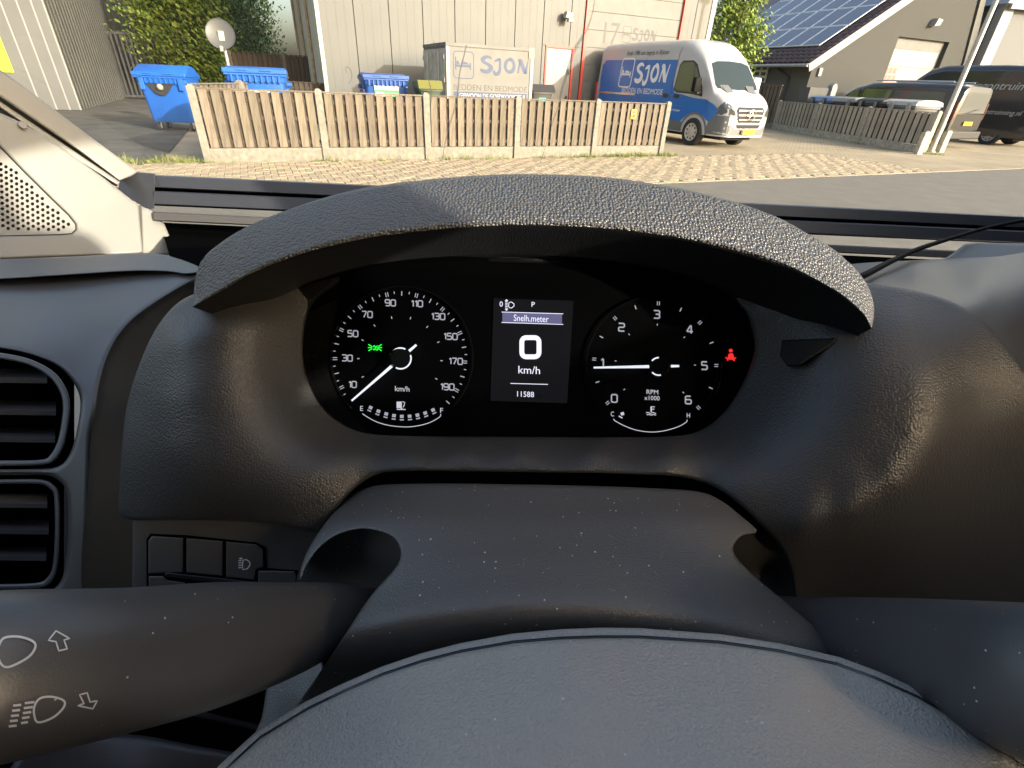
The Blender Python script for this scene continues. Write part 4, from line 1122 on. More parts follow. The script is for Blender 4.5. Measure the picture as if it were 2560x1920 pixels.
# roof plane
def rp(a, y, h=0.0):
    """a metres up the slope from the eave, y along the ridge, h above the roof plane"""
    sl_ = math.atan(.578); return (-.42 + a * math.cos(sl_) - h * math.sin(sl_), y, 2.62 + a * math.sin(sl_) + h * math.cos(sl_))
RA = 8.4
rv = [rp(0, -.12), rp(RA, -.12), rp(RA, 10.6), rp(0, 10.6), rp(0, -.12, -.14), rp(RA, -.12, -.14), rp(RA, 10.6, -.14), rp(0, 10.6, -.14)]
roof = make('roof', rv, [(3, 2, 1, 0), (4, 5, 6, 7), (0, 1, 5, 4), (1, 2, 6, 5), (2, 3, 7, 6), (3, 0, 4, 7)], M_tile, hs)
tw, tl_ = .3, .36; tme = None
def tile_v():
    v = []; K = 7
    for e, lift in ((0, .05), (1, .012)):
        for k_ in range(K):
            t = k_ / (K - 1); hgt = lift + (.055 * math.sin(math.pi * min(1, t / .62)) if t < .62 else -.008 * math.sin(math.pi * (t - .62) / .38))
            v.append((t * tw, e * tl_, hgt))
    b = len(v); v += [(x, y, z - .02) for x, y, z in v[:K]]
    f = [(k_, k_ + 1, K + k_ + 1, K + k_) for k_ in range(K - 1)] + [(b + k_, b + k_ + 1, k_ + 1, k_) for k_ in range(K - 1)]
    return v, f
tv, tf = tile_v()
cells = [(r_, c_) for r_ in range(4) for c_ in range(34)] + [(r_, c_) for r_ in range(4, 22) for c_ in range(0, 2)]
for r_, c_ in cells:
    if tme is None:
        tme = bpy.data.meshes.new('roof_tile'); tme.from_pydata([Vector(rp(y, x, z)) - Vector(rp(0, 0, 0)) for x, y, z in tv], [], tf); tme.materials.append(M_tile)
        for p in tme.polygons: p.use_smooth = True
    o = bpy.data.objects.new('roof_tile', tme); COL.objects.link(o); o.parent = roof
    o.location = Vector(rp(r_ * .33, -.1 + c_ * tw, .008))
# solar panels
for r_ in range(4):
    for c_ in range(7):
        a0, y0 = 1.3 + r_ * 1.72, .55 + c_ * 1.06
        a1, y1 = a0 + 1.68, y0 + 1.02
        fr = make('solar_panel', [rp(a0, y0, .1), rp(a1, y0, .1), rp(a1, y1, .1), rp(a0, y1, .1), rp(a0, y0, .14), rp(a1, y0, .14), rp(a1, y1, .14), rp(a0, y1, .14)],
                  [(0, 1, 2, 3), (7, 6, 5, 4), (0, 4, 5, 1), (1, 5, 6, 2), (2, 6, 7, 3), (3, 7, 4, 0)], M_frame, roof)
        g = .045
        make('cell_sheet', [rp(a0 + g, y0 + g, .1425), rp(a1 - g, y0 + g, .1425), rp(a1 - g, y1 - g, .1425), rp(a0 + g, y1 - g, .1425)], [(3, 2, 1, 0)], M_solar, fr)
# barge board, gutter, details
bb = [rp(-.1, -.2, -.3), rp(RA, -.2, -.3), rp(RA, -.2, .03), rp(-.1, -.2, .03)]
make('barge_board', bb + [(x, y + .06, z) for x, y, z in bb], [(0, 1, 2, 3), (7, 6, 5, 4), (0, 4, 5, 1), (1, 5, 6, 2), (2, 6, 7, 3), (3, 7, 4, 0)], M_white, hs)
MB().tube([(-.5, -.15, 2.55), (-.5, 10.6, 2.55)], .07, 10).build('gutter', M_galv, hs, 60)
MB().tube([(-.06, 1.1, 0), (-.06, 1.1, 2.1), (-.06, 1.9, 2.45)], .045, 8).build('downpipe', M_blackp, hs, 60)
def hspx(px, py):
    p = on_plane(px, py, HC, HD) - HC; return float(p @ HN), float(p[2])
y0, z1_ = hspx(1893, 163); y1, z0_ = hspx(1914, 207)
ya, yb = min(y0, y1), max(y0, y1)
wfr = MB().box(-.09, -.02, ya, yb, z0_, z1_ , .01).build('window', mat('white_window_paint', (.62, .6, .5), .5), hs)
nn = 2
for i in range(2):
    for j in range(3):
        pw_, ph_ = (yb - ya) / 2, (z1_ - z0_) / 3
        make('pane', [(-.094, ya + i * pw_ + .06, z0_ + j * ph_ + .05), (-.094, ya + (i + 1) * pw_ - .06, z0_ + j * ph_ + .05), (-.094, ya + (i + 1) * pw_ - .06, z0_ + (j + 1) * ph_ - .05), (-.094, ya + i * pw_ + .06, z0_ + (j + 1) * ph_ - .05)], [(0, 1, 2, 3)], M_glassd, wfr)
x_, z_ = hpx(2330, 56)
hl_ = thing('wall_lamp', 'wedge shaped wall lamp high on the grey brick gable', 'lamp', HC + HD * x_ + np.array([0, 0, z_]), HAZ)
MB().prism([(-.18, -.16), (.2, -.12), (.3, .1), (-.05, .14)], -.3, -.002, 'y').build('housing', M_white, hl_)
MB().box(-.05, .1, -.05, .0, -.05, .05).build('bracket', M_grey, hl_)
x_, z_ = hpx(2104, 107); al = thing('alarm_box', 'round white alarm bell under the barge board of the brick house', 'alarm', HC + HD * x_ + np.array([0, 0, z_]), HAZ)
MB().lathe([(.001, -.12), (.13, -.11), (.16, -.05), (.16, 0)], (0, 0, 0), 'y', 20).build('cover', M_white, al, 40); MB().lathe([(.17, -.02), (.19, -.015), (.19, 0)], (0, 0, 0), 'y', 20).build('base_ring', M_grey, al)
x_, z_ = hpx(2047, 180); cb = thing('meter_box', 'small white box on the corner of the brick house', 'box', HC + HD * x_ + np.array([0, 0, z_]), HAZ)
MB().box(-.1, .1, -.1, 0, -.16, .16, .01).build('housing', M_white, cb); MB().box(-.06, .06, -.108, -.1, -.1, .02, .003).build('cover', M_grey, cb)
q = at_dist(2060, 235, 28.2)
gp = thing('gate_pillar', 'dark pillar with white rounded cap post by the house corner', 'pillar', (q[0], q[1], 0), HAZ)
MB().box(-.9, .25, 0, .5, 0, 1.7, .01).build('wall', mat('dark_render', (.1, .1, .095), .9), gp)
MB().prism([(.25, 0), (.55, 0), (.55, 1.7), (.48, 1.85), (.35, 1.88), (.25, 1.8)], -.12, .12, 'y').build('post', M_white, gp)

# ------------------------------------------------------------------ far right building
q = at_dist(2478, 120, 39)
fb = thing('far_hall', 'pale hall with white corner trim and grey roof at the right edge', 'building', (q[0], q[1], 0), R(10))
MB().box(0, 12, 0, 8, 0, 5.6).build('wall', mat('pale_grey_wall', (.12, .125, .13), .7), fb)
MB().box(-.35, .25, -.12, .3, 0, 9, .02).build('corner_trim', M_white, fb)
MB().prism([(-.5, 5.62), (13, 5.62), (10, 9.5), (2.0, 9.5)], -.3, 9, 'y').build('roof', mat('bluish_grey_roof', (.32, .36, .4), .5), fb)
MB().box(-.3, 12.3, -.4, -.25, 5.4, 5.6).build('gutter', M_grey, fb)

# ------------------------------------------------------------------ lamp post and its guard posts
lp = on_ground(2325, 383)
lpo = thing('lamp_post', 'slim grey steel lamp post in front of the shaded fence end', 'lamp post', (lp[0], lp[1], 0), 0)
MB().tube([(0, 0, 0), (0, 0, 1.0), (0, 0, 6.5)], [.085, .078, .05], 16).build('pole', M_galv, lpo, 60)
MB().tube([(0, 0, 0.0), (0, 0, .06)], .13, 16).build('foot', M_concdark, lpo, 40)
MB().box(-.25, .25, -.1, .1, 6.45, 6.6, .03).build('lantern', M_grey, lpo)
MB().box(.0755, .09, -.035, .035, .55, .85, .004).build('service_hatch', M_grey, lpo)
for px, py, lab in ((2292, 388, 'short concrete guard post left of the lamp post'), (2347, 383, 'short concrete guard post right of the lamp post')):
    g = on_ground(px, py); go = thing('guard_post', lab, 'bollard', (g[0], g[1], 0), AZ)
    MB().box(-.13, .13, -.07, .07, 0, .62, .02).build('post', M_concdark, go); MB().box(-.1, .1, -.05, .05, .62, .65, .01).build('cap', M_conc, go)

# ------------------------------------------------------------------ trees
def tree(name, label, base, h, blobs, n, leaf, m, trunk_r=.14, dark=None):
    t = thing(name, label, 'tree', base, random.uniform(0, 6), 'trees between the buildings')
    top = [(0, 0, 0), (random.gauss(0, .05), random.gauss(0, .05), h * .35), (random.gauss(0, .15), random.gauss(0, .15), h * .8)]
    mb = MB(); mb.tube(top, [trunk_r, trunk_r * .75, trunk_r * .2], 9)
    for (bx, by, bz, rx, ry, rz_) in blobs:
        z0 = min(h * .7, max(h * .2, bz - rz_ * .7)); mb.tube([(0, 0, z0), (bx * .5, by * .5, (z0 + bz) / 2 + .1), (bx, by, bz)], [trunk_r * .45, trunk_r * .3, .02], 6)
    mb.build('trunk', M_bark, t, 60)
    v, f = [], []; wsum = sum(b[3] * b[4] * b[5] for b in blobs) ; 
    for b in blobs:
        cnt = int(n * b[3] * b[4] * b[5] / wsum)
        cl = [Vector((random.gauss(0, 1), random.gauss(0, 1), random.gauss(0, 1))).normalized() * random.uniform(.35, 1.05) for _ in range(max(12, cnt // 34))]
        for i in range(cnt):
            c = random.choice(cl); s_ = .2
            p = Vector((b[0] + (c.x + random.gauss(0, s_)) * b[3], b[1] + (c.y + random.gauss(0, s_)) * b[4], b[2] + (c.z + random.gauss(0, s_)) * b[5]))
            nrm = Vector((random.gauss(0, 1), random.gauss(0, 1), random.gauss(.3, 1))).normalized(); a = nrm.orthogonal().normalized(); bb_ = nrm.cross(a)
            L = leaf * random.uniform(.6, 1.4); Wd = L * .5; k_ = len(v)
            v += [tuple(p - a * L / 2), tuple(p + bb_ * Wd / 2), tuple(p + a * L / 2), tuple(p - bb_ * Wd / 2)]; f.append((k_, k_ + 1, k_ + 2, k_ + 3))
    cr = make('crown', v, f, m, t)
    return t
q = at_dist(448, 60, 31); tree('leafy_tree', 'yellow-green sunlit tree between the grey shed and the warehouse', (q[0], q[1], 0), 8.0, [(0, 0, 3.4, 2.2, 2.0, 2.6), (-1.2, .2, 5.0, 1.8, 1.6, 2.0), (1.1, -.3, 5.4, 1.8, 1.6, 2.2), (0.2, 0, 1.6, 2.4, 1.6, 1.2), (1.6, -.6, 3.0, 1.4, 1.3, 1.8)], 26000, .17, M_leafA)
q = at_dist(545, 40, 34); tree('evergreen_tree', 'dark green conifer right beside the warehouse side wall', (q[0], q[1], 0), 11.0, [(0, 0, 4.0, 2.3, 2.2, 3.6), (1.6, .4, 3.6, 1.8, 1.8, 3.2), (1.5, 0.4, 7.0, 1.7, 1.7, 2.8), (.6, 0, 7.5, 1.7, 1.7, 2.8), (0, .2, 1.8, 2.4, 2.2, 1.6), (-.9, -.4, 5.6, 1.4, 1.4, 2.0)], 22000, .17, M_leafB)
q = at_dist(628, 60, 40); tree('evergreen_tree', 'dark fir half hidden behind the warehouse corner', (q[0], q[1], 0), 11.0, [(0, 0, 3.0, 1.6, 1.6, 2.6), (0, 0, 6.0, 1.5, 1.5, 3.0), (-1.2, 0, 4.4, 1.5, 1.4, 3.2), (-1.0, 0, 8.4, 1.2, 1.2, 2.4)], 14000, .18, M_leafB)
q = at_dist(1835, 90, 25.5); tree('leafy_tree', 'bushy yellow-green tree between the van and the solar panel roof', (q[0], q[1], 0), 5.6, [(0, 0, 3.2, 1.15, 1.1, 1.3), (.1, 0, 4.4, 1.05, 1.0, 1.2), (-.4, .1, 2.2, .9, .9, 1.0), (.35, -.1, 5.2, .8, .8, .9)], 8000, .15, M_leafA)
q = at_dist(300, 60, 44); tree('evergreen_tree', 'dark tree behind the metal gate', (q[0], q[1], 0), 8.0, [(0, 0, 3.4, 2.6, 2.4, 3.0), (1.5, 0, 4.6, 2.2, 2.2, 2.4)], 5000, .22, M_leafB)
# ================================================================== THE CAB
M_hood = mat('coarse_grained_black_vinyl', (.1, .094, .083), .4, spec=.8, bump=('voronoi', 520, 1.0, .0018))
M_bowl = mat('grained_black_plastic', (.048, .046, .044), .42, spec=.6, bump=('voronoi', 700, .5, .0007))
M_pad = mat('matte_grey_black_plastic', (.075, .068, .06), .4, spec=.8, bump=('noise', 1400, .15, .0006))
M_col = dusty(mat('fine_grained_column_plastic', (.09, .083, .074), .42, spec=.9, bump=('noise', 1200, .5, .001)), 330, .2)
M_hub = dusty(mat('fine_grained_wheel_plastic', (.36, .34, .305), .45, spec=.9, bump=('noise', 900, .7, .0018)), 200, .12)
M_stalk = dusty(mat('satin_black_stalk_plastic', (.062, .06, .06), .38, spec=.9, bump=('noise', 1500, .15, .0005)), 330, .14)
M_dark = mat('void_shade_black', (.004, .004, .004), .9, spec=0.0)  # near-black standing in for shade in gaps, ducts and recesses
M_face = mat('black_dial_face', (.006, .006, .0065), .5, spec=.15)
M_gloss = mat('gloss_black_trim', (.02, .021, .023), .18, spec=.5)
M_rail = mat('charcoal_blind_rail', (.045, .046, .05), .38, spec=.5, bump=('noise', 900, .12, .0006))
M_strip = mat('taupe_blind_edge', (.09, .082, .07), .6)
M_cream = mat('cream_pillar_plastic', (.33, .31, .255), .45, spec=.4, bump=('noise', 700, .1, .0006))
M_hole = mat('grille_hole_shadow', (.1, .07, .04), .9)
M_num = mat('lit_numeral', (.3, .3, .31), .5, emit=((.75, .76, .85), .13))
M_dim = mat('dim_scale_print', (.25, .25, .26), .5, emit=((.7, .7, .78), .22))
M_needle = mat('white_needle', (.75, .75, .75), .5, emit=((.85, .9, 1), .25))
M_disp = mat('display_glass', (.008, .008, .009), .4, spec=.2, emit=((.5, .5, .6), .004))
M_dband = mat('display_band', (.03, .03, .05), .4, emit=((.4, .4, .75), .09))
M_dtext = mat('display_text', (.4, .4, .42), .5, emit=((.85, .84, 1.0), .3))
M_greenlamp = mat('green_telltale', (.0, .2, .0), .5, emit=((.02, 1.0, .05), .4))
M_redlamp = mat('red_telltale', (.25, .0, .0), .5, emit=((1.0, .03, .03), .3))
M_iconw = mat('white_stalk_print', (.72, .72, .72), .5)
M_glass = glass_mat('windscreen_pane', (.74, .76, .75), .8)
def add_haze_or_streak(m, col, amount):
    nt = m.node_tree; out = nt.nodes['Material Output']; src = out.inputs[0].links[0].from_socket
    df = nt.nodes.new('ShaderNodeBsdfDiffuse'); df.inputs[0].default_value = (*col, 1); tl = nt.nodes.new('ShaderNodeBsdfTranslucent'); tl.inputs[0].default_value = (*col, 1)
    ad = nt.nodes.new('ShaderNodeMixShader'); nt.links.new(df.outputs[0], ad.inputs[1]); nt.links.new(tl.outputs[0], ad.inputs[2])
    tc = nt.nodes.new('ShaderNodeTexCoord'); mp = nt.nodes.new('ShaderNodeMapping'); mp.inputs['Scale'].default_value = (3.0, 3.0, .7); mp.inputs['Rotation'].default_value = (0, R(18), 0)
    nz = nt.nodes.new('ShaderNodeTexNoise'); nz.inputs['Scale'].default_value = 3.0; nz.inputs['Detail'].default_value = 6
    nt.links.new(tc.outputs['Object'], mp.inputs[0]); nt.links.new(mp.outputs[0], nz.inputs['Vector'])
    mr_ = nt.nodes.new('ShaderNodeMapRange'); mr_.inputs['From Min'].default_value = .35; mr_.inputs['From Max'].default_value = .75; mr_.inputs['To Min'].default_value = amount * .25; mr_.inputs['To Max'].default_value = amount
    nt.links.new(nz.outputs['Fac'], mr_.inputs['Value'])
    mx = nt.nodes.new('ShaderNodeMixShader'); nt.links.new(mr_.outputs[0], mx.inputs[0]); nt.links.new(src, mx.inputs[1]); nt.links.new(ad.outputs[0], mx.inputs[2]); nt.links.new(mx.outputs[0], out.inputs[0])
add_haze_or_streak(M_glass, (.7, .68, .62), .02)  # thin pale layer imitating the sun haze on the glass
M_lensg = glass_mat('cluster_lens', (.95, .95, .96), .9, 0.0)

def sheet(name, outline, ctrl, m, parent, holes=(), step=18.0, rnd=0.0, skirt=.01, curve=True, smooth=50, skirt_in=0.0):
    """surface through (px, py, depth) control points, bounded by an outline given in photo pixels; a turned-back edge gives it body"""
    fn = ctrl if callable(ctrl) else tps(ctrl)
    def loop(o):
        o = [np.asarray(p, float) for p in o]
        if not curve: return densify(o, step * .8)
        L = sum(np.linalg.norm(o[i] - o[(i + 1) % len(o)]) for i in range(len(o)))
        return crom(o, max(12, int(L / (step * .7))), True)
    loops = [loop(outline)] + [loop(h) for h in holes]
    rings = [rnd * .18, rnd * .45, rnd * .8, rnd * 1.15] if rnd else ()
    v, tris, bl = triangulate(loops, step, rings)
    w = fn(v[:, 0], v[:, 1])
    if rnd:
        d = np.minimum.reduce([bdist(l, v) for l in loops]); t = np.clip(1 - d / rnd, 0, 1)
        w = w + rnd * w / FPX * (1 - np.sqrt(np.maximum(0, 1 - t * t)))
    pts = [P(a, b, c) for (a, b), c in zip(v, w)]
    F_ = []
    for t in tris:
        a, b, c = v[t[0]], v[t[1]], v[t[2]]
        cr = (b[0] - a[0]) * (c[1] - a[1]) - (b[1] - a[1]) * (c[0] - a[0])
        F_.append(t if cr < 0 else t[::-1])
    if skirt:
        for k_, l in enumerate(bl):
            base = len(pts)
            if skirt_in:
                q2 = inset(v[l], skirt_in if k_ == 0 else -skirt_in)
            else: q2 = v[l]
            for i, q in zip(l, q2): pts.append(P(q[0], q[1], w[i] + skirt))
            n = len(l)
            for i in range(n): F_.append((l[i], l[(i + 1) % n], base + (i + 1) % n, base + i))
    o = make(name, pts, F_, m, parent, smooth, world=True)
    o_fn[name] = fn
    return o
o_fn = {}
def loft(name, curves, n, m, parent, smooth=60, sub=4):
    """surface through several (px, py, w) curves, smoothed across"""
    C = np.stack([crom(c, n) for c in curves])            # (curves, n, 3)
    cols = [crom(C[:, j], (len(curves) - 1) * sub + 1) for j in range(n)]
    G_ = np.stack(cols, 1); a = G_.shape[0]
    pts = [P(*q) for q in G_.reshape(-1, 3)]
    F_ = [(i * n + j, i * n + j + 1, (i + 1) * n + j + 1, (i + 1) * n + j) for i in range(a - 1) for j in range(n - 1)]
    return make(name, pts, F_, m, parent, smooth, world=True)
def bvh_of(o):
    M = root_matrix(o)
    return BVHTree.FromPolygons([M @ v.co for v in o.data.vertices], [tuple(p.vertices) for p in o.data.polygons])
def px_mesh(name, items, depth, m, parent, bvh=None, lift=.0005):
    """flat print given in photo pixels: items = list of (verts, faces); placed at a fixed depth or on a surface"""
    V_, F_ = [], []
    for v, f in items:
        b = len(V_)
        for p in v:
            if bvh is not None:
                d = Vector(ray(p[0], p[1])).normalized(); h = bvh.ray_cast(Vector(CAM), d, 5)
                V_.append(np.array(h[0] - d * lift) if h[0] is not None else P(p[0], p[1], depth))
            else: V_.append(P(p[0], p[1], depth))
        F_ += [tuple(b + i for i in q) for q in f]
    return make(name, V_, F_, m, parent, None, world=True)
TILT = math.tan(R(2.3))
def stroke(pts, w, closed=False): return ribbon(pts, w, closed)
def ptext(s, cx, cy, width=None, height=None, shear=0.0):
    v, f = text2d(s, width, height, shear); return [(cx + a + b * TILT * .0, cy - b + a * TILT) for a, b in v], f
DIG = {'0': [([(.13, 0), (.65, 0), (.78, .12), (.78, .88), (.65, 1), (.13, 1), (0, .88), (0, .12)], True)], '1': [([(.12, .78), (.4, 1), (.4, 0)], False)],
       '2': [([(0, 1), (.65, 1), (.78, .9), (.78, .6), (.65, .5), (.13, .5), (0, .4), (0, 0), (.78, 0)], False)],
       '3': [([(0, 1), (.65, 1), (.78, .9), (.78, .6), (.68, .52), (.25, .52)], False), ([(.66, .52), (.78, .42), (.78, .1), (.65, 0), (0, 0)], False)],
       '4': [([(.62, 0), (.62, 1), (.5, 1), (0, .25), (.85, .25)], False)], '5': [([(.75, 1), (.05, 1), (.05, .55), (.65, .55), (.78, .45), (.78, .1), (.65, 0), (0, 0)], False)],
       '6': [([(.7, 1), (.13, 1), (0, .9), (0, .1), (.13, 0), (.65, 0), (.78, .1), (.78, .45), (.65, .55), (0, .55)], False)],
       '7': [([(0, 1), (.78, 1), (.3, 0)], False)], '9': [([(.08, 0), (.65, 0), (.78, .1), (.78, .9), (.65, 1), (.13, 1), (0, .9), (0, .55), (.13, .45), (.78, .45)], False)]}
def number(s, cx, cy, h, lw):
    adv = {'1': .62}; tot = sum(adv.get(c, 1.0) for c in s) - .2; x = -tot / 2; items = []
    for c in s:
        for pts, cl in DIG[c]:
            q = []
            m_ = len(pts)
            for i in range(m_ if cl else m_ - 1):
                a, b = np.array(pts[i]), np.array(pts[(i + 1) % m_])
                q += [a + (b - a) * .08, a + (b - a) * .92]
            q = [np.array(pts[0])] + q + [np.array(pts[-1])] if not cl else q
            P2 = [(cx + (x + a) * h * .95, cy - (b - .5) * h + (x + a) * h * .95 * TILT) for a, b in q]
            items.append(ribbon(P2, lw, cl))
        x += adv.get(c, 1.0)
    return items
def arc(cx, cy, r_, a0, a1, n=40): return [(cx + r_ * math.cos(R(a)), cy - r_ * math.sin(R(a))) for a in np.linspace(a0, a1, n)]

# ------------------------------------------------------------------ dashboard
dash = thing('dashboard', 'black grained dashboard with hooded instrument binnacle and air vents', 'dashboard', P(1280, 1500, .45))
LENS = [(757, 880), (775, 960), (815, 1025), (880, 1072), (960, 1088), (1130, 1091), (1300, 1092), (1480, 1093), (1650, 1092), (1740, 1080), (1810, 1030), (1860, 950), (1885, 880), (1880, 830), (1850, 765), (1750, 708), (1500, 668), (1300, 658), (1100, 664), (900, 690), (800, 740), (765, 800)]
SEAM = [(2150, 702), (2170, 707), (2283, 725), (2380, 754), (2458, 801), (2516, 863), (2560, 922), (2640, 1050)]
bowl_out = [(478, 738), (430, 770), (385, 830), (345, 920), (318, 1010), (306, 1100), (300, 1200), (298, 1280), (330, 1300), (420, 1300), (560, 1302), (700, 1312), (790, 1330), (818, 1300), (850, 1262), (890, 1218), (940, 1187), (1000, 1178), (1150, 1178), (1300, 1180), (1450, 1182), (1600, 1186), (1700, 1192), (1780, 1215), (1850, 1262), (1910, 1322), (1945, 1362), (1975, 1420), (1995, 1500), (2100, 1560), (2400, 1570), (2640, 1570), (2660, 1300)] + SEAM[::-1] + [(2050, 690), (1900, 660), (1650, 625), (1300, 610), (950, 625), (700, 665), (560, 710)]
_pairs = [((765, 800), (520, 800, .303)), ((757, 880), (498, 880, .299)), ((765, 940), (492, 960, .297)), ((790, 1000), (500, 1040, .297)), ((830, 1045), (525, 1120, .2975)), ((880, 1072), (590, 1195, .301)), ((940, 1086), (720, 1250, .307)),
          ((1040, 1091), (1000, 1160, .3265)), ((1150, 1091), (1150, 1162, .327)), ((1300, 1092), (1300, 1164, .327)), ((1480, 1092), (1490, 1166, .327)), ((1650, 1092), (1690, 1180, .3255)), ((1740, 1080), (1880, 1290, .310)), ((1790, 1048), (2010, 1325, .300)),
          ((1830, 1000), (2130, 1290, .2935)), ((1858, 955), (2240, 1220, .289)), ((1875, 910), (2310, 1110, .287)), ((1885, 880), (2333, 1000, .288)), ((1883, 845), (2318, 900, .294)), ((1870, 800), (2260, 800, .307)), ((1850, 765), (2190, 745, .323))]
bowl_c = []
for (ex, ey), (rx, ry, rw) in _pairs:
    for t, g in ((0, 0), (.28, .5), (.58, .84), (.84, .975), (1, 1)):
        bowl_c.append((ex + (rx - ex) * t, ey + (ry - ey) * t, .353 + (rw - .353) * g))
bowl_c += [(1300, 658, .366), (800, 740, .361), (1300, 615, .37), (700, 680, .36), (1900, 680, .36), (2050, 700, .355),
          (440, 850, .304), (428, 1000, .301), (438, 1120, .301), (510, 1235, .306), (600, 1270, .311), (470, 745, .325), (385, 830, .325), (345, 920, .33), (318, 1010, .334), (302, 1200, .335), (400, 1280, .322), (600, 1300, .320),
          (900, 1212, .325), (1780, 1216, .323), (2430, 1000, .302), (2410, 1150, .308), (2310, 1310, .320), (2140, 1390, .335), (2580, 1200, .335), (2600, 1500, .39), (2300, 1500, .38), (2050, 1470, .37),
          (2320, 745, .328), (2420, 780, .318), (2500, 850, .311), (2600, 980, .312)]
bowl = sheet('binnacle_surround', bowl_out, bowl_c, M_bowl, dash, holes=[LENS], step=17, rnd=12, skirt=.02)
# hood over the instruments
crest = [(484, 745), (489, 690), (510, 642), (553, 606), (620, 563), (707, 527), (842, 485), (978, 459), (1159, 441), (1300, 435), (1481, 440), (1616, 456), (1752, 481), (1888, 519), (1978, 560), (2069, 612), (2136, 668), (2172, 719), (2185, 764), (2184, 800)]
lip = [(483, 768), (520, 745), (571, 716), (616, 688), (660, 667), (707, 648), (797, 620), (933, 590), (1069, 574), (1204, 563), (1300, 560), (1481, 566), (1662, 586), (1797, 614), (1933, 652), (2023, 693), (2080, 724), (2114, 747), (2159, 788), (2178, 822)]
inner = [(556, 794), (600, 778), (660, 757), (700, 738), (752, 708), (800, 693), (888, 669), (980, 655), (1068, 648), (1200, 641), (1300, 640), (1481, 651), (1662, 676), (1797, 718), (1870, 750), (1930, 782), (1990, 822), (2040, 842), (2085, 850), (2125, 850)]
nH = len(crest)
def wcurve(c, wmid, wend, dy=0.0, pull=0.0):
    out = []
    for i, (x, y) in enumerate(c):
        t = abs(2 * i / (nH - 1) - 1) ** 1.6; out.append((x + (1304 - x) * pull, y + dy, wmid + (wend - wmid) * t))
    return out
mix = lambda a, b, t: [(p[0] + (q[0] - p[0]) * t, p[1] + (q[1] - p[1]) * t) for p, q in zip(a, b)]
tip = [(x, y) for x, y in lip]
hood = loft('instrument_hood', [wcurve(crest, .44, .36, 60), wcurve(crest, .352, .325, 14), wcurve(crest, .316, .303), wcurve(mix(crest, lip, .12), .3065, .2985), wcurve(mix(crest, lip, .5), .2945, .2915), wcurve(mix(crest, lip, .85), .2858, .287), wcurve(mix(crest, lip, .96), .284, .286), wcurve(mix(crest, lip, 1.02), .2855, .288)], 150, M_hood, dash, 75)
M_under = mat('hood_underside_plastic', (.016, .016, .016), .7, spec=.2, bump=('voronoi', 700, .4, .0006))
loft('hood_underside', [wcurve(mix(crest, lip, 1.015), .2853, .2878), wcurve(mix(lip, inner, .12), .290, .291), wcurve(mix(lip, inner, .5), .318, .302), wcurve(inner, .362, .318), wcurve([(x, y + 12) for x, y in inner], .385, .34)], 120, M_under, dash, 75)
# hood feet
sheet('hood_support', [(548, 786), (640, 800), (690, 850), (640, 872), (575, 846), (555, 826)], [(548, 786, .306), (640, 800, .316), (690, 850, .326), (640, 872, .322), (560, 830, .306)], M_bowl, dash, step=12, rnd=5, skirt=.02, curve=False)
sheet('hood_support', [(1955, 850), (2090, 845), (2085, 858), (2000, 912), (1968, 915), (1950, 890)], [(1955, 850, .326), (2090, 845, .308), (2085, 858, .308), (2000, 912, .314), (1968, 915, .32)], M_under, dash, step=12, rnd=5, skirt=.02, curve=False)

# left top pad with vent openings
pad_out = [(-220, 668), (-60, 656), (0, 652), (200, 643), (370, 636), (430, 646), (500, 668), (520, 690), (484, 700), (366, 772), (305, 829), (268, 894), (248, 967), (240, 1027), (228, 1088), (224, 1180), (221, 1280), (218, 1400), (216, 1510), (190, 1515), (60, 1515), (-220, 1515), (-220, 1200), (-220, 900)]
V1 = [(-180, 868), (-60, 866), (0, 870), (81, 887), (150, 918), (188, 964), (201, 1010), (190, 1085), (172, 1140), (140, 1168), (60, 1173), (-60, 1173), (-180, 1173)]
V2 = [(-180, 1188), (-60, 1186), (60, 1186), (118, 1188), (152, 1206), (168, 1240), (170, 1340), (160, 1430), (140, 1468), (100, 1484), (0, 1488), (-180, 1490)]
pad_c = [(-200, 668, .63), (0, 652, .62), (200, 643, .62), (370, 636, .62), (500, 668, .57), (460, 690, .55), (0, 710, .565), (366, 690, .562), (0, 770, .515), (250, 765, .51), (400, 725, .53), (100, 840, .468), (250, 850, .466), (305, 815, .475), (0, 862, .452), (180, 935, .438), (240, 1000, .425), (215, 1100, .42), (208, 1300, .418), (205, 1500, .418), (-200, 860, .462), (-200, 1180, .42), (-200, 1500, .42), (80, 1179, .42), (160, 1179, .42), (185, 1480, .418)]
pad = sheet('top_pad', pad_out, pad_c, M_pad, dash, holes=[V1, V2], step=20, rnd=12, skirt=.05)
sheet('rear_ledge', [(-220, 705), (0, 697), (180, 686), (330, 677), (420, 678), (470, 684), (505, 672), (440, 645), (370, 633), (200, 640), (0, 649), (-220, 664)], [(-200, 668, .618), (0, 652, .608), (200, 643, .608), (370, 636, .608), (500, 668, .562), (0, 690, .56), (366, 672, .56), (460, 682, .545)], M_pad, dash, step=16, rnd=7, skirt=.02)
# wall of the groove between pad and binnacle
gw_out = [(484, 704), (366, 774), (305, 827), (268, 892), (247, 965), (239, 1026), (227, 1088), (223, 1180), (216, 1510), (420, 1510), (430, 1200), (430, 900), (520, 760)]
gw_c = [(490, 695, .56), (366, 772, .50), (268, 894, .455), (240, 1027, .428), (224, 1180, .421), (217, 1500, .42), (430, 780, .56), (340, 900, .50), (310, 1020, .47), (296, 1200, .46), (296, 1500, .46), (500, 800, .6), (430, 1200, .55)]
sheet('groove_wall', gw_out, gw_c, M_pad, dash, step=20, skirt=.01)
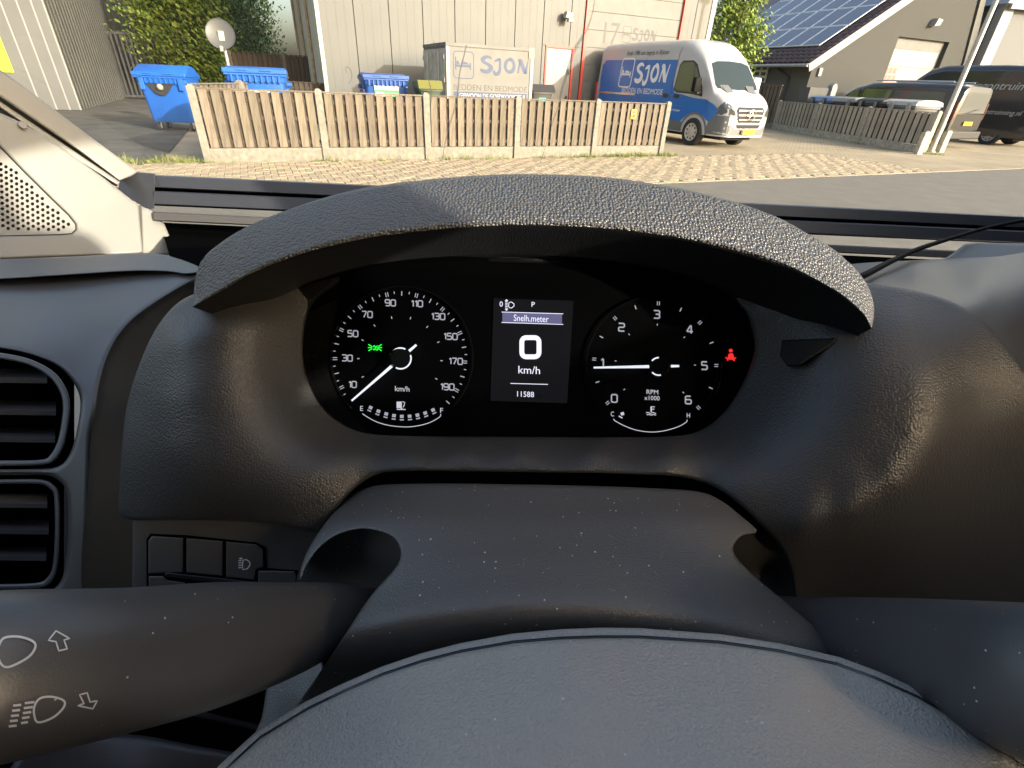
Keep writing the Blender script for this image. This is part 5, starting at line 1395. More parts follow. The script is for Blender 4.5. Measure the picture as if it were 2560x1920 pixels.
# vents
M_vent = mat('vent_plastic', (.09, .09, .095), .32, spec=.8)
def vent(frame_out, frame_in, w, slats, x_right, xr):
    o_ = [(x, y) for x, y in frame_out]
    fr = sheet('air_vent', frame_out, [(x, y, w) for x, y in frame_out[::2]] + [(0, frame_out[3][1] + 60, w)], M_vent, dash, holes=[frame_in], step=10, rnd=5, skirt=.03)
    tag(fr, None)
    xs_ = [p[0] for p in frame_out]; ys_ = [p[1] for p in frame_out]
    sheet('vent_duct', [(min(xs_) - 20, min(ys_) - 10), (max(xs_) + 10, min(ys_) - 10), (max(xs_) + 10, max(ys_) + 10), (min(xs_) - 20, max(ys_) + 10)], [(0, min(ys_), w + .06), (100, max(ys_), w + .06), (-100, max(ys_), w + .06), (150, min(ys_), w + .06)], M_dark, fr, step=40, skirt=0, curve=False)
    for y, xr_ in slats:
        t = 5
        A = [P(-170, y - t, w + .004), P(xr_, y - t - 1 + (xr_ + 170) * .012, w + .004), P(xr_, y + t + (xr_ + 170) * .012, w + .006), P(-170, y + t, w + .006)]
        B = [P(-170, y - t - 26, w + .05), P(xr_, y - t - 22, w + .05), P(xr_, y + t - 22, w + .05), P(-170, y + t - 26, w + .05)]
        make('slat', A + B, [(0, 1, 2, 3), (7, 6, 5, 4), (0, 4, 5, 1), (1, 5, 6, 2), (2, 6, 7, 3), (3, 7, 4, 0)], M_vent, fr, None, world=True)
    for x_ in ():
        if x_ < x_right - 30:
            A = [P(x_, min(ys_), w + .03), P(x_ + 6, min(ys_), w + .03), P(x_ + 6, max(ys_), w + .03), P(x_, max(ys_), w + .03)]
            B = [P(x_, min(ys_), w + .055), P(x_ + 6, min(ys_), w + .055), P(x_ + 6, max(ys_), w + .055), P(x_, max(ys_), w + .055)]
            make('vane', A + B, [(0, 1, 2, 3), (7, 6, 5, 4), (0, 4, 5, 1), (1, 5, 6, 2), (2, 6, 7, 3), (3, 7, 4, 0)], M_dark, fr, None, world=True)
    return fr
vent([(-170, 880), (-60, 878), (0, 882), (75, 898), (135, 930), (166, 972), (176, 1012), (172, 1060), (160, 1115), (140, 1148), (110, 1162), (0, 1165), (-170, 1165)],
     [(-155, 898), (-60, 894), (0, 897), (70, 912), (120, 940), (148, 976), (157, 1014), (153, 1060), (142, 1108), (125, 1138), (102, 1149), (0, 1151), (-155, 1151)], .424, [(950, 118), (1030, 140), (1098, 138)], 150, 0)
vent([(-170, 1200), (0, 1198), (100, 1198), (134, 1212), (148, 1240), (150, 1340), (144, 1420), (126, 1458), (95, 1470), (0, 1473), (-170, 1474)],
     [(-155, 1212), (0, 1210), (96, 1210), (124, 1222), (135, 1244), (137, 1340), (131, 1416), (116, 1446), (90, 1457), (0, 1460), (-155, 1460)], .424, [(1262, 118), (1328, 122), (1394, 116)], 130, 0)
# switch panel
SWW = .338
sp_ = sheet('switch_panel', [(332, 1310), (336, 1290), (352, 1281), (420, 1285), (600, 1299), (820, 1318), (840, 1400), (800, 1515), (330, 1515)], [(332, 1285, SWW + .003), (600, 1299, SWW), (820, 1318, SWW - .004), (800, 1500, SWW + .004), (330, 1500, SWW + .006)], M_pad, dash, step=16, rnd=6, skirt=.02, curve=False)
fn = o_fn['switch_panel']
def on_sw(name, pts, lift, m, rnd, parent, sk=.004):
    c = np.array(pts, float); cc = [(x, y, float(fn(np.array([x]), np.array([y]))[0]) - lift) for x, y in pts] + [(c[:, 0].mean(), c[:, 1].mean(), float(fn(c[:, :1].mean(0), c[:, 1:].mean(0))[0]) - lift)]
    return sheet(name, pts, cc, m, parent, step=9, rnd=rnd, skirt=sk, curve=False)
on_sw('button_recess', [(366, 1348), (376, 1334), (470, 1338), (640, 1356), (664, 1368), (668, 1420), (750, 1426), (754, 1515), (366, 1515)], .0004, M_dark, 0, sp_, .001)
fnr = None
for q in ([(371, 1352), (380, 1340), (458, 1345), (458, 1432), (371, 1434)], [(466, 1345), (557, 1353), (557, 1441), (466, 1432)], [(565, 1354), (640, 1361), (658, 1374), (659, 1418), (640, 1424), (636, 1450), (565, 1444)],
          [(372, 1440), (408, 1440), (420, 1450), (462, 1456), (462, 1515), (372, 1515)], [(468, 1458), (556, 1466), (556, 1515), (468, 1515)], [(563, 1467), (640, 1472), (640, 1515), (563, 1515)], [(645, 1426), (736, 1428), (742, 1440), (738, 1515), (645, 1515)]):
    on_sw('button', q, .0022, M_pad, 4, sp_)
on_sw('button_ridge', [(410, 1438), (416, 1431), (560, 1446), (636, 1455), (636, 1463), (560, 1458), (418, 1442)], .005, M_gloss, 3, sp_)
ic = [stroke([(596, 1402 + k_ * 6), (604, 1400 + k_ * 6)], 2.4) for k_ in range(4)] + [stroke([(608, 1400), (616, 1399), (624, 1405), (625, 1413), (618, 1422), (607, 1424), (606, 1412)], 2.6, True), stroke([(598, 1396), (606, 1396)], 3)]
px_mesh('button_icon', ic, SWW - .0028, M_iconw, sp_)
# right top pad
rp_out = [(2090, 700), (2110, 672), (2139, 659), (2361, 647), (2480, 642), (2680, 634), (2700, 800), (2690, 1120), (2640, 1056), (2560, 927), (2516, 868), (2458, 806), (2380, 759), (2283, 730), (2170, 712)]
rp_c = [(2139, 659, .57), (2361, 647, .61), (2600, 638, .63), (2230, 690, .47), (2300, 690, .47), (2450, 705, .47), (2170, 708, .41), (2283, 728, .40), (2380, 757, .39), (2458, 803, .378), (2560, 922, .368), (2640, 1050, .36), (2600, 760, .45), (2600, 850, .41), (2600, 690, .53), (2450, 665, .56)]
sheet('top_pad', rp_out, rp_c, M_pad, dash, step=18, rnd=8, skirt=.05)
sheet('vent_cover', [(2350, 652), (2372, 640), (2412, 610), (2440, 606), (2700, 612), (2700, 655)], [(2350, 652, .66), (2420, 608, .70), (2700, 612, .70), (2700, 655, .66)], M_pad, dash, step=16, rnd=8, skirt=.04, curve=False)
# shelf between hood and windscreen, coloured black for its shade
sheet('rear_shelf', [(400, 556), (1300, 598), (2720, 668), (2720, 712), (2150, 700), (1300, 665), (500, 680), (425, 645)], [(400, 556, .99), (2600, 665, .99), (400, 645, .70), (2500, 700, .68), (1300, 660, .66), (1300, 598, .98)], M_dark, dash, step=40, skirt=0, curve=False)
sheet('column_gap', [(760, 1150), (2010, 1150), (2010, 1480), (760, 1480)], [(760, 1150, .42), (2010, 1150, .42), (2010, 1480, .40), (760, 1480, .40)], M_dark, dash, step=60, skirt=0, curve=False)  # black sheet painting the shade in the gap above the column
# panels below the switches and right of the column
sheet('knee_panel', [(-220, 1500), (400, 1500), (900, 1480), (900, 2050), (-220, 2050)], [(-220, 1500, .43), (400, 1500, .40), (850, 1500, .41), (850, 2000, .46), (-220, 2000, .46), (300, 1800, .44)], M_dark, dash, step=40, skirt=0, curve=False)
M_knee = mat('knee_panel_plastic', (.04, .04, .045), .4, bump=('noise', 900, .2, .0008))
sheet('knee_ledge', [(60, 1870), (180, 1842), (330, 1836), (480, 1862), (600, 1884), (660, 1905), (660, 2050), (40, 2050)], [(60, 1860, .335), (330, 1832, .36), (640, 1890, .375), (640, 2040, .37), (60, 2040, .33), (330, 1930, .348)], M_knee, dash, step=22, rnd=20, skirt=.02)
sheet('knee_ridge', [(395, 1768), (420, 1759), (520, 1782), (650, 1812), (665, 1830), (640, 1826), (500, 1794), (400, 1776)], [(395, 1768, .41), (650, 1815, .42), (520, 1785, .413), (520, 1820, .43), (480, 1760, .42)], M_knee, dash, step=9, rnd=7, skirt=.02, curve=False)
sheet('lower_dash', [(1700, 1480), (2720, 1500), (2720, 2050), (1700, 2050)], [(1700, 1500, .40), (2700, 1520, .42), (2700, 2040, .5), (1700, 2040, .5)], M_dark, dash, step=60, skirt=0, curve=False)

# ------------------------------------------------------------------ instrument cluster
FWc = .372; NW = .362
clu = thing('instrument_cluster', 'black instrument cluster with speedometer, rev counter and lit centre display', 'instrument cluster', P(1320, 1000, .40))
sheet('face_panel', [(720, 620), (1930, 620), (1930, 1110), (720, 1110)], [(720, 700, FWc), (1900, 700, FWc), (1900, 1100, FWc), (720, 1100, FWc), (1320, 900, FWc)], M_face, clu, step=60, skirt=0, curve=False)
sheet('housing_side', [(735, 800), (845, 745), (826, 893), (850, 990), (900, 1060), (940, 1095), (820, 1060), (740, 960)], [(740, 800, .357), (740, 900, .356), (740, 960, .357), (820, 1060, .357), (900, 1085, .358), (845, 760, .3708), (826, 893, .3708), (850, 990, .3708), (900, 1055, .3708)], M_under, clu, step=14, skirt=0, curve=False)
lens = sheet('lens', [(735, 640), (1910, 640), (1910, 1102), (735, 1102)], [(735, 660, .3545), (1910, 660, .3545), (1910, 1100, .3545), (735, 1100, .3545), (1320, 880, .3555)], M_lensg, clu, step=70, skirt=0, curve=False)
def gauge(name, cx, cy, rr_, a0, a1, brk=()):
    mb = MB(); pts = arc(cx, cy, rr_, a0, a1, 70)
    mb.tube([P(x, y, FWc - .003) for x, y in pts], .0009, 6)
    return mb.build(name, M_gloss, clu, 60, world=True)
def tick(cx, cy, a, r0, r1, w, off=0.0):
    c, s = math.cos(R(a)), math.sin(R(a)); n = (-s, -c)
    return ribbon([(cx + r0 * c + off * s, cy - r0 * s + off * c), (cx + r1 * c + off * s, cy - r1 * s + off * c)], w)
spd = gauge('speedometer', 1003.6, 894, 178, 226, -44)
scx, scy = 1000.0, 896.0
ang = lambda v: 219.5 - 1.31 * v
it = []
for v in range(5, 201, 5):
    a = ang(v)
    if v % 20 == 10: it += [tick(scx, scy, a, 157, 168, 2.0, 2.6), tick(scx, scy, a, 157, 168, 2.0, -2.6)]
    elif v % 10 == 0: it.append(tick(scx, scy, a, 157, 168, 2.4))
    else: it.append(tick(scx, scy, a, 162, 168, 2.0))
for v in range(10, 200, 20): it.append(tick(scx, scy, ang(v), 101, 107, 2.2))
px_mesh('scale_ticks', it, FWc - .0012, M_num, spd)
for s_, x, y in (('10', 881, 961), ('30', 868, 895), ('50', 882, 834), ('70', 918, 786), ('90', 976, 757), ('110', 1042, 759), ('130', 1095, 791), ('150', 1126, 841), ('170', 1139, 903), ('190', 1118, 967)):
    px_mesh('numeral', number(s_, x, y, 15, 2.8), FWc - .0012, M_num, spd)
px_mesh('unit_text', [ptext('km/h', 1005.5, 972, 36, 13)], FWc - .0012, M_dim, spd)
def needle(parent, hx, hy, tx, ty, bx, by, rad, gap):
    d = np.array([tx - hx, ty - hy]); d = d / np.linalg.norm(d)
    pts = [(hx + d[0] * rad, hy + d[1] * rad), (tx, ty)]; e = np.array([bx - hx, by - hy]); e = e / np.linalg.norm(e)
    n = px_mesh('needle', [ribbon(pts, [7.5, 4.5]), ribbon([(hx + e[0] * rad, hy + e[1] * rad), (bx, by)], [7, 5.5])], NW, M_needle, parent)
    mb = MB(); mb.tube([P(hx, hy, NW + .006), P(hx, hy, NW + .001), P(hx, hy, NW - .001)], [.0088, .0085, .0068], 28); mb.build('needle_hub', M_gloss, parent, 40, world=True)
    rg = []
    a = math.degrees(math.atan2(-d[1], d[0]))
    for s0 in (a + gap, a + 180 + gap): rg.append(ribbon(arc(hx, hy, rad - 2, s0, s0 + 180 - 2 * gap, 24), 3.6))
    px_mesh('hub_ring', rg, NW - .0012, M_needle, parent); return n
needle(spd, 1001.5, 896, 879, 1002, 1041, 862, 28, 22)
fuel = [ribbon([(992, 1023), (1014, 1023.8)], 2.4), ribbon([(998, 1020), (998, 1004)], 13), ribbon([(1006, 1004), (1012, 1006), (1010, 1014), (1008, 1018)], 2)]
px_mesh('fuel_icon', fuel, FWc - .0012, M_dim, spd); px_mesh('fuel_icon', [([(1000, 1021 + 1), (1006, 1018 + 1), (1006, 1025)], [(0, 1, 2)])], FWc - .0012, M_dim, spd)
fg = []
for k_ in range(9):
    t = (k_ - 4) / 4.0; x = 1003.5 + t * 78 + 1; y = 1041 - 19 * t * t + t * 3
    a = math.atan(-.45 * t); c, s = math.cos(a), math.sin(a)
    fg.append(([(x + u * c - w_ * s, y + u * s + w_ * c) for u, w_ in ((-4.5, -4), (4.5, -4), (4.5, 4), (-4.5, 4))], [(0, 1, 2, 3)]))
    fg.append(ribbon([(x - 5 * c - 8.5 * s, y - 5 * s + 8.5 * c), (x + 5 * c - 8.5 * s, y + 5 * s + 8.5 * c)], 3))
px_mesh('fuel_gauge', fg, FWc - .0012, M_num, spd)
ga = [(906, 1034), (916, 1041), (940, 1054), (970, 1063), (1004, 1067), (1035, 1066), (1070, 1058), (1094, 1046), (1102, 1039), (1102, 1035)]
px_mesh('gauge_arc', [ribbon(crom(ga, 40), 1.8), ptext('E', 904, 1021, 7, 12), ptext('F', 1104, 1026, 7, 12)], FWc - .0012, M_dim, spd)
tac = gauge('rev_counter', 1636, 912, 170, 224, -50)
tcx, tcy = 1638.0, 911.0; it = []
for k_ in range(13):
    a = 219 - 22 * k_
    if k_ % 2 == 0: it += [tick(tcx, tcy, a, 148, 158, 2.0, 2.5), tick(tcx, tcy, a, 148, 158, 2.0, -2.5), tick(tcx, tcy, a, 97, 102, 2)]
    else: it.append(tick(tcx, tcy, a, 146, 156, 2.6))
px_mesh('scale_ticks', it, FWc - .0012, M_num, tac)
for s_, x, y in (('0', 1536, 996), ('1', 1505, 906), ('2', 1554, 818), ('3', 1642, 786), ('4', 1724, 824), ('5', 1761, 914), ('6', 1721, 1000)):
    px_mesh('numeral', number(s_, x, y, 19, 3.4), FWc - .0012, M_num, tac)
px_mesh('red_zone', [ribbon(arc(tcx, tcy, 158, 22, -42, 30), 2)], FWc - .0012, mat('red_zone_print', (.12, .02, .015), .5), tac)
needle(tac, 1647, 916, 1484, 919, 1698, 915, 24, 40)
px_mesh('unit_text', [ptext('RPM', 1631, 980, 29, 11), ptext('x1000', 1630, 995, 38, 11)], FWc - .0012, M_dim, tac)
px_mesh('temperature_icon', [ribbon([(1628, 1016), (1628, 1030)], 3.4), ribbon([(1629, 1017), (1637, 1017)], 2), ribbon([(1629, 1023), (1636, 1023)], 2), ribbon([(1615, 1032), (1621, 1031), (1626, 1034), (1632, 1031), (1640, 1034)], 2), ribbon([(1617, 1037), (1623, 1036), (1628, 1038), (1634, 1036), (1640, 1038)], 2)], FWc - .0012, M_dim, tac)
ga = [(1534, 1047), (1536, 1051), (1560, 1064), (1590, 1075), (1626, 1080), (1660, 1077), (1695, 1067), (1716, 1055), (1718, 1049)]
px_mesh('gauge_arc', [ribbon(crom(ga, 40), 1.8), ptext('C', 1531, 1035, 8, 12), ptext('H', 1721, 1038.5, 8, 11), ([(1551, 1032), (1559, 1029.5), (1561, 1037), (1553, 1039)], [(0, 1, 2, 3)]), ribbon([(1547, 1040), (1556, 1045)], 3)], FWc - .0012, M_dim, tac)
# centre display
disp = px_mesh('display', [([(1234, 746), (1434, 752), (1418, 1008), (1226, 1002)], [(0, 1, 2, 3)])], FWc - .001, M_disp, clu)
px_mesh('title_band', [([(1256, 781), (1405, 785), (1405, 809), (1256, 806)], [(0, 1, 2, 3)])], FWc - .0016, M_dband, disp)
px_mesh('rule', [ribbon([(1254, 780), (1408, 784.5)], 1.6), ribbon([(1254, 806), (1408, 811)], 1.6), ribbon([(1276, 958.5), (1370, 961)], 1.6)], FWc - .0022, M_dtext, disp)
px_mesh('display_text', [ptext('Snelh.meter', 1328, 796, 87, 16)], FWc - .0022, M_dtext, disp)
px_mesh('display_text', [ptext('km/h', 1323, 925, 54, 19)], FWc - .0022, M_dtext, disp)
px_mesh('display_text', [ptext('11588', 1314, 985.5, 42, 13.5)], FWc - .0022, M_dtext, disp)
px_mesh('display_text', [ptext('km', 1350, 989, 17, 10)], FWc - .0022, mat('faint_display_text', (.03, .03, .03), .5), disp)
px_mesh('display_text', [ptext('0', 1253, 760, 8, 13), ptext('P', 1333, 761, 8, 12)], FWc - .0022, M_dtext, disp)
px_mesh('speed_readout', [ribbon(rrect(1304.5, 1347.5, 844, 892, 11), 12, True)], FWc - .0022, M_dtext, disp)
px_mesh('headlight_icon', [ribbon([(1273, 756), (1279, 755), (1285, 760), (1285, 765), (1279, 770), (1273, 769), (1271, 763)], 1.8, True)] + [ribbon([(1263, 754 + k_ * 4), (1269, 754 + k_ * 4.2)], 1.9) for k_ in range(5)] + [([(1262, 752), (1266, 748), (1271, 752)], [(0, 1, 2)]), ([(1262, 773), (1266, 777), (1271, 773)], [(0, 1, 2)])], FWc - .0022, M_dtext, disp)
# telltales
gl_ = [ribbon(crom([(932, 868), (936, 864), (938, 869), (936, 875), (932, 872)], 16), 2, False), ribbon(crom([(944, 864), (940, 868), (940, 874), (944, 875), (944, 868)], 16), 2, False)]
for k_, (dx, dy) in enumerate(((-9, -5), (-10, 0), (-9, 5))): gl_ += [ribbon([(930, 869 + dy * .5), (930 + dx, 869 + dy * 1.6)], 2.2), ribbon([(946, 869 + dy * .5), (946 - dx * .9, 869 + dy * 1.6)], 2.2)]
px_mesh('side_light_telltale', gl_, FWc - .0015, M_greenlamp, clu)
ra = [([(1827 + 5 * math.cos(t), 876.5 + 4.5 * math.sin(t)) for t in np.linspace(0, 6.28, 10, endpoint=False)], [tuple(range(10))]), ([(1819, 895), (1822, 884), (1832, 883), (1836, 895), (1828, 897)], [(0, 1, 2, 3, 4)]), ribbon([(1814, 893), (1819, 897), (1834, 898), (1840, 894)], 3), ribbon([(1820, 899), (1818, 901)], 4), ribbon([(1834, 899), (1836, 902)], 4)]
px_mesh('seat_belt_telltale', ra, FWc - .0015, M_redlamp, clu)

# ------------------------------------------------------------------ steering column with stalks
M_recess = mat('recess_shade_plastic', (.012, .012, .012), .6, spec=.3)  # darker than the shroud, painting shade inside the right recess
colm = thing('steering_column', 'black steering column shroud with a stalk on each side', 'steering column', P(1350, 1700, .35))
cov_out = [(925, 1217), (1000, 1210), (1150, 1209), (1300, 1211), (1450, 1214), (1600, 1219), (1740, 1228), (1800, 1250), (1850, 1288), (1893, 1328), (1858, 1338), (1838, 1356), (1833, 1376), (1848, 1402), (1890, 1444), (1960, 1502), (2030, 1562), (2095, 1624), (2010, 1640), (1800, 1612), (1600, 1596), (1400, 1594), (1200, 1612), (1000, 1662), (850, 1735), (740, 1810), (715, 1815), (745, 1757), (800, 1680), (860, 1590), (925, 1492), (985, 1424), (1002, 1388), (990, 1352), (955, 1331), (900, 1323), (845, 1337), (800, 1368), (770, 1408), (750, 1452), (752, 1420), (770, 1375), (797, 1330), (832, 1284), (877, 1242)]
cov_c = [(925, 1217, .314), (1300, 1211, .302), (1740, 1228, .314), (1300, 1350, .268), (1000, 1300, .287), (1650, 1320, .28), (1050, 1450, .258), (1300, 1470, .241), (1600, 1475, .246), (1900, 1480, .266), (1300, 1530, .2315), (1000, 1575, .240), (1700, 1545, .236), (2000, 1590, .254), (1300, 1560, .2335), (1300, 1600, .245), (1000, 1650, .252), (1700, 1575, .240), (1750, 1608, .25), (2095, 1630, .262), (900, 1550, .259), (800, 1690, .255), (740, 1800, .258), (832, 1290, .321), (765, 1400, .328), (870, 1328, .303), (955, 1335, .283), (1000, 1390, .272), (1890, 1326, .314), (1838, 1360, .287), (1960, 1502, .266), (900, 1680, .252)]
_cy = np.array([1180, 1211, 1300, 1400, 1470, 1505, 1525, 1545, 1570, 1600, 1660, 1850.]); _cw = np.array([.318, .303, .279, .2565, .2425, .2365, .2348, .2352, .2400, .2465, .2580, .275])
def col_depth(x, y):
    x = np.asarray(x, float); y = np.asarray(y, float)
    ramp = np.clip((y - 1260) / 220, 0, 1); ramp = ramp * ramp * (3 - 2 * ramp)
    dx = (x - 1370) / 500.0; arc_ = 62 * dx * dx * ramp
    half = np.interp(y, [1211, 1300, 1400, 1500, 1620, 1800], [440, 545, 610, 640, 760, 800])
    q = np.clip(np.abs(x - 1370) / half, 0, 1.25)
    tt = y - arc_; acc = 0
    for o_ in (-14, -7, 0, 7, 14): acc = acc + np.interp(tt + o_, _cy, _cw) / 5
    return acc + .022 * q ** 5 + .006 * q ** 2
cover = sheet('shroud', cov_out, col_depth, M_col, colm, step=13, rnd=8, skirt=.03)
sheet('stalk_recess', [(745, 1500), (742, 1440), (772, 1398), (846, 1330), (900, 1316), (960, 1325), (1010, 1385), (990, 1430), (930, 1500), (880, 1580), (740, 1580)], [(745, 1480, .335), (772, 1400, .332), (900, 1318, .312), (1010, 1388, .30), (900, 1420, .325), (930, 1500, .33), (800, 1500, .34), (880, 1580, .34)], M_col, colm, step=16, skirt=0)
sheet('stalk_recess', [(1825, 1376), (1840, 1345), (1890, 1322), (1945, 1358), (1978, 1420), (1992, 1500), (1990, 1560), (1900, 1470)], [(1830, 1370, .305), (1890, 1325, .322), (1945, 1360, .326), (1978, 1420, .322), (1990, 1500, .315), (1900, 1430, .335)], M_recess, colm, step=14, skirt=.01)
sheet('lower_shroud', [(676, 1690), (720, 1668), (800, 1640), (800, 1760), (730, 1850), (640, 1850), (655, 1790)], [(676, 1690, .315), (800, 1640, .30), (730, 1850, .29), (640, 1850, .30), (740, 1740, .295)], M_col, colm, step=14, rnd=8, skirt=.03)
def stalk(label, axis_pts, m):
    """tapered bar: list of (px, py, w, half height px, depth ratio)"""
    A = crom(axis_pts, 60); n = 28; V_, F_ = [], []
    pts = [P(a[0], a[1], a[2]) for a in A]
    for i, a in enumerate(A):
        t = pts[min(i + 1, len(A) - 1)] - pts[max(i - 1, 0)]; t = t / np.linalg.norm(t)
        view = ray(a[0], a[1]); view = view / np.linalg.norm(view)
        up = np.cross(t, view); up /= np.linalg.norm(up)
        if up @ UPV < 0: up = -up
        dp = np.cross(up, t); r_ = a[3] * a[2] / FPX
        for k_ in range(n):
            an = 2 * math.pi * k_ / n; ca, sa = math.cos(an), math.sin(an)
            ca = math.copysign(abs(ca) ** .85, ca); sa = math.copysign(abs(sa) ** .85, sa)
            V_.append(pts[i] + up * r_ * sa + dp * r_ * a[4] * ca)
    L = len(A)
    F_ = [(i * n + k_, i * n + (k_ + 1) % n, (i + 1) * n + (k_ + 1) % n, (i + 1) * n + k_) for i in range(L - 1) for k_ in range(n)] + [tuple(range(n))[::-1], tuple(range((L - 1) * n, L * n))]
    o = make('stalk', V_, F_, m, colm, 60, world=True); o['label'] = label; return o
stL = stalk('left stalk with white headlamp symbols', [(960, 1500, .325, 30, 1.0), (900, 1520, .305, 48, 1.0), (820, 1545, .28, 82, .95), (700, 1577, .25, 112, .9), (500, 1615, .21, 148, .85), (250, 1655, .175, 172, .8), (0, 1686, .152, 198, .75), (-200, 1712, .14, 215, .7)], M_stalk)
stR = stalk('plain right stalk', [(1930, 1530, .32, 40, 1.0), (2010, 1560, .295, 62, 1.0), (2150, 1600, .26, 98, .95), (2330, 1640, .22, 132, .9), (2560, 1700, .185, 180, .85), (2750, 1740, .165, 210, .8)], M_stalk)
bL = bvh_of(stL)
up_a = [(140, 1577), (174, 1596), (160, 1600), (168, 1622), (147, 1627), (140, 1604), (121, 1601)]
dn_a = [(199, 1737), (218, 1732), (225, 1755), (243, 1752), (232, 1772), (194, 1764), (210, 1759)]
bulb1 = crom([(-6, 1640), (-2, 1612), (12, 1594), (50, 1592), (86, 1606), (84, 1628), (60, 1650), (14, 1668)], 40, True)
bulb2 = crom([(86, 1790), (86, 1766), (100, 1746), (130, 1742), (160, 1752), (158, 1770), (132, 1794), (96, 1806)], 40, True)
items = [ribbon(bulb1, 6, True)]
px_mesh('dipped_beam_symbol', items, .15, M_iconw, stL, bL, .0006)
px_mesh('arrow_symbol', [ribbon(densify(up_a, 6), 4, True)], .15, M_iconw, stL, bL, .0006)
items = [ribbon(bulb2, 5.5, True)]
for k_ in range(5):
    items += [ribbon([(33 - k_ * 2.8, 1764 + k_ * 13), (53 - k_ * 2.8, 1762 + k_ * 13)], 6), ribbon([(62 - k_ * 2.4, 1758 + k_ * 12.5), (86 - k_ * 4, 1755 + k_ * 12.5)], 6)]
px_mesh('main_beam_symbol', items, .15, M_iconw, stL, bL, .0006)
px_mesh('arrow_symbol', [ribbon(densify(dn_a, 6), 4, True)], .15, M_iconw, stL, bL, .0006)

# ------------------------------------------------------------------ steering wheel hub
whl = thing('steering_wheel', 'grained grey-black steering wheel hub with curved seam at the bottom', 'steering wheel', P(1500, 2100, .25))
hub_o = [(470, 2060), (545, 1916), (640, 1829), (760, 1756), (850, 1712), (950, 1668), (1050, 1634), (1150, 1608), (1280, 1584), (1400, 1573), (1500, 1569), (1600, 1570), (1800, 1585), (1950, 1608), (2100, 1643), (2200, 1680), (2300, 1725), (2390, 1776), (2480, 1835), (2600, 1925), (2700, 2060)]
hub_c = [(1500, 1569, .2165), (1150, 1608, .2155), (760, 1756, .207), (545, 1916, .193), (2100, 1643, .209), (2480, 1835, .189), (470, 2050, .186), (2690, 2050, .172), (1450, 1640, .203), (1450, 1800, .180), (1450, 2040, .157), (1000, 1800, .187), (1900, 1800, .179), (800, 1990, .174), (2200, 1990, .162), (1000, 1720, .2), (2000, 1700, .194)]
sheet('hub_bezel', hub_o, [(a, b, c + .004) for a, b, c in hub_c], M_hub, whl, step=18, rnd=10, skirt=.03, curve=False)
n0 = len(hub_o); hub_i = [hub_o[0]] + [(x + (1500 - x) * .012, y + 26 - 10 * abs(x - 1500) / 1000) for x, y in hub_o[1:-1]] + [hub_o[-1]]
sheet('airbag_cover', hub_i, hub_c, M_hub, whl, step=18, rnd=13, skirt=.01, curve=False)
sheet('seam_cord', [(a, b - 7) for a, b in hub_i[1:-1]] + [(a, b + 1) for a, b in hub_i[1:-1]][::-1], [(a, b, c + .0015) for a, b, c in hub_c], M_gloss, whl, step=7, rnd=3, skirt=.003, curve=False)

# ------------------------------------------------------------------ windscreen pillar trim with speaker grille
pil = thing('pillar_trim', 'cream windscreen pillar trim with perforated speaker grille', 'pillar trim', P(150, 640, .80))
PW = [(-100, 100, .74), (0, 200, .76), (346, 431, .90), (-100, 640, .72), (0, 640, .73), (200, 500, .80), (360, 520, .86), (360, 640, .82), (433, 600, .86), (100, 380, .775), (264, 452, .84)]
outer_strip = sheet('blind_guide', [(-120, 88), (0, 174), (120, 262), (240, 352), (346, 430), (330, 440), (299, 452), (200, 378), (100, 310), (0, 242), (-120, 164)], [(x, y, w + .03) for x, y, w in PW], M_cream, pil, step=20, rnd=9, skirt=.03, curve=False)
sheet('guide_groove', [(-120, 150), (0, 236), (300, 448), (296, 470), (200, 415), (0, 285), (-120, 205)], [(x, y, w + .06) for x, y, w in PW], mat('shaded_tan_plastic', (.3, .24, .15), .6), pil, step=30, skirt=0, curve=False)
sheet('guide_lip', [(-120, 176), (0, 254), (150, 354), (300, 455), (296, 464), (150, 372), (0, 268), (-120, 190)], [(x, y, w + .035) for x, y, w in PW], M_cream, pil, step=14, rnd=5, skirt=.01, curve=False)
grille = [(-90, 270), (0, 366), (60, 428), (130, 497), (172, 537), (190, 560), (191, 574), (180, 585), (150, 588), (0, 591), (-90, 592)]
main_panel = sheet('panel', [(-120, 215), (0, 282), (57, 308), (150, 366), (264, 448), (300, 478), (346, 512), (350, 560), (358, 634), (200, 640), (0, 648), (-120, 655)], PW, M_cream, pil, holes=[grille], step=18, rnd=8, skirt=.03, curve=False)
holes = []
for j in range(40):
    for i in range(-8, 16):
        x = 2 + i * 25.2 + (12.6 if j % 2 else 0) + j * .25; y = 410 + j * 7.0 + (i * .6)
        c = np.array([[x, y]])
        if inside(np.array(grille), c)[0] and bdist(np.array(grille), c)[0] > 13 and x > -60 and y > 405:
            holes.append([(x + 4.6 * math.cos(t), y + 4.4 * math.sin(t)) for t in np.linspace(0, 2 * math.pi, 9, endpoint=False)])
def grille_sheet():
    fn = tps([(x, y, w + .004) for x, y, w in PW]); o_ = inset(densify(grille, 12), 2.5)
    v, tris, bl = triangulate([o_] + [np.array(h) for h in holes], 14)
    w = fn(v[:, 0], v[:, 1]); pts = [P(a, b, c) for (a, b), c in zip(v, w)]; F_ = list(tris)
    for l in bl:
        b = len(pts); pts += [P(v[i][0], v[i][1], w[i] + .008) for i in l]; n = len(l); F_ += [(l[i], l[(i + 1) % n], b + (i + 1) % n, b + i) for i in range(n)]
    return make('speaker_grille', pts, F_, M_cream, pil, 30, world=True)
grille_sheet()
sheet('speaker_backing', grille, [(x, y, w + .02) for x, y, w in PW], M_hole, pil, step=60, skirt=0, curve=False)
